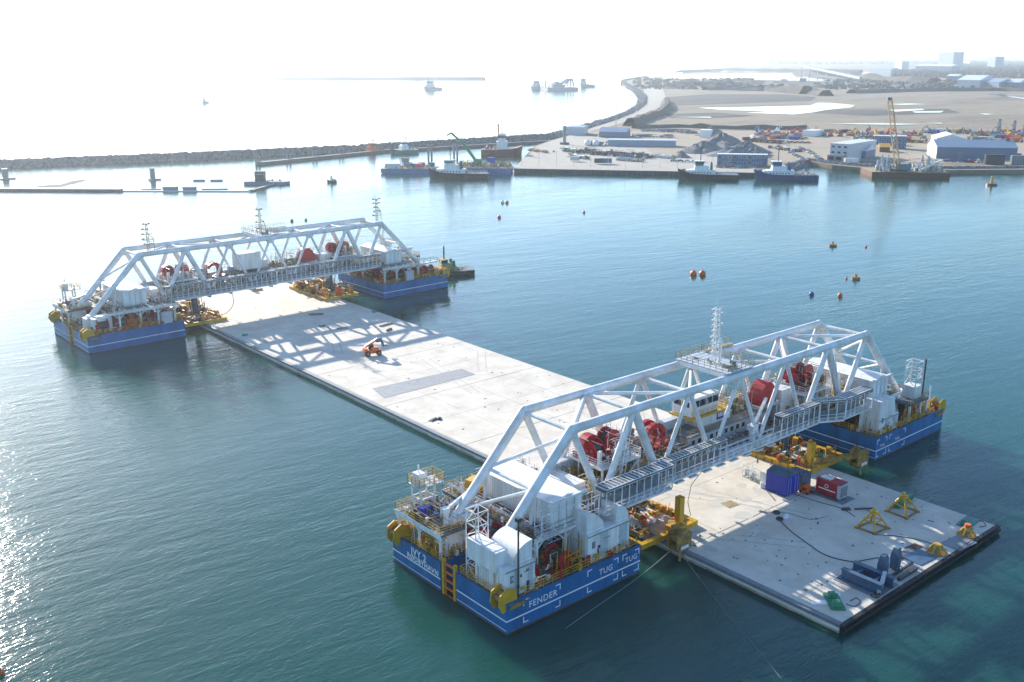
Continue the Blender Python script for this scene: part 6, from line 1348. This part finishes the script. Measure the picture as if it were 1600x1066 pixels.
for k in range(14):
    px, py = (815+k*27, 258+k*.7) if k < 12 else (1240+(k-12)*60, 250)
    p = G(px, py, LZ); T = thing('lamp_post', f'thin grey lamp post on the quay, {ORD[k]} from the left', 'lamp post', (p.x, p.y, LZ+.1), 0, 'lamp posts on the quay'); b = MB(); b.tube((0, 0, 0), (0, 0, 9), .14, 6, .09); b.build('post', M['grey'], T); b = MB(); b.box((.6, 0, 9), (1.4, .3, .15)); b.build('lamp_head', M['mid'], T)
stack(985, 214, 1050, 216, 3, 90, [M['mid'], M['grey'], M['rust'], M['tan']], 'loose machinery before the earth bank', 71, 8)
stack(1120, 262.5, 1170, 263.5, 1.8, 40, [M['mid'], M['white'], M['rust']], 'small goods on the quay below the blue cabin row', 72, 3)
stack(1016, 246, 1050, 249, 2.4, 50, [M['white'], M['mid'], M['tan']], 'white and grey vans and gear behind the middle tug', 73, 5)
stack(820, 236, 850, 240, 2, 36, [M['tan'], M['mid'], M['orange']], 'scattered gear on the open left part of the quay', 74, 8)
stack(1200, 232, 1240, 238, 3.6, 90, [M['mid'], M['rust'], M['office'], M['white']], 'machinery between the stone heap and the parked cars', 75, 8)
stack(1535, 222, 1600, 223, 3, 90, [M['wood'], M['tan'], M['redh'], M['mid']], 'red brown boxes behind the right end of the warehouse', 76, 8)
for k, (x0, y0, x1, y1, n, h) in enumerate(((1180, 212.5, 1262, 213, 120, 3.6), (1330, 211.5, 1440, 212, 160, 4.2), (1335, 216.5, 1450, 217.5, 150, 3.6), (1505, 210, 1620, 211, 150, 4), (1595, 214, 1720, 215, 140, 4), (1060, 209, 1092, 209.5, 60, 3.4), (1205, 217, 1262, 218, 100, 3.2), (1640, 246, 1800, 250, 100, 3))):
    stack(x0, y0, x1, y1, h, n, [M['mid'], M['tan'], M['white'], M['rust'], M['wallb'], M['redh'], M['wood']], ('mixed goods row left of the office, beyond the containers', 'mixed goods row between the office and the warehouse, farthest', 'mixed goods row between the office and the warehouse, nearer', 'mixed goods row behind the warehouse ridge', 'mixed goods row at the right edge behind the warehouse', 'short mixed goods row left of the white shed', 'mixed goods row right of the stone heap', 'mixed goods by the shore beyond the right edge')[k], 80+k, 9)
# far woodland at the right and scattered bushes: thousands of twiggy clumps
def wood(name, px0, px1, py0, py1, n, h, label, seed):
    q = random.Random(seed); b = MB()
    for i in range(n):
        p = G(q.uniform(px0, px1), py0+(py1-py0)*q.random()**1.3, LZ); s_ = h*q.uniform(.5, 1.1)
        for k in range(3):
            a = q.uniform(0, 6.3); c_ = p+Vector((math.cos(a), math.sin(a), 0))*s_*.5; z0 = LZ+s_*q.uniform(.0, .3); w_ = s_*q.uniform(.5, 1.2)
            v = [(c_.x-w_*math.cos(t)*.8, c_.y-w_*math.sin(t)*.8, z0+q.uniform(-.1, .2)*s_) for t in (a, a+2, a+4)]+[(c_.x+q.uniform(-.3, .3)*w_, c_.y+q.uniform(-.3, .3)*w_, z0+s_*q.uniform(.6, 1))]
            b.add(v, [(0, 1, 3), (1, 2, 3), (2, 0, 3)])
    tag(b.build(name, M['bark'], None), label, 'woodland', None, 'stuff')
wood('woodland', 1490, 1760, 96, 122, 5000, 13, 'grey brown bare woodland at the far right below the horizon', 1)
wood('woodland', 1395, 1500, 112, 122, 900, 11, 'thin bare trees around the far pale tower', 2)
wood('woodland', 1200, 1500, 95, 101, 700, 14, 'bare hedges on the far fields', 3)
wood('scrub', 1290, 1700, 126, 140, 1000, 6, 'low scrub and parked goods along the far mud flats', 4)
wood('scrub', 990, 1170, 124, 140, 500, 6, 'low scrub near the dike tip', 5)
for k in range(22):
    x = 1100+k*24+r.uniform(-8, 8); y = 127+r.uniform(0, 12)+(k > 12)*4; a = (x, y); e = (x+r.uniform(4, 10), y+.1)
    block('far_shed', a, e, 16, r.uniform(4, 9), (M['bldw'], M['grey'], M['wallb'], M['redh'])[k % 4], M['roofw'], f'far low {("white", "grey", "blue", "crimson")[k % 4]} shed on the flats, {nth("s"+str(k % 4))} such shed from the left', 'shed', group='far low sheds')
# far low shore seen left of the ship
ridge('far_shore', [(430, 124.8), (560, 124.4), (758, 124.6)], 7, 60, M['mud'], 0, 'thin far reef line on the bright sea', 3, .1)
# ruffled prop wash behind the green tug
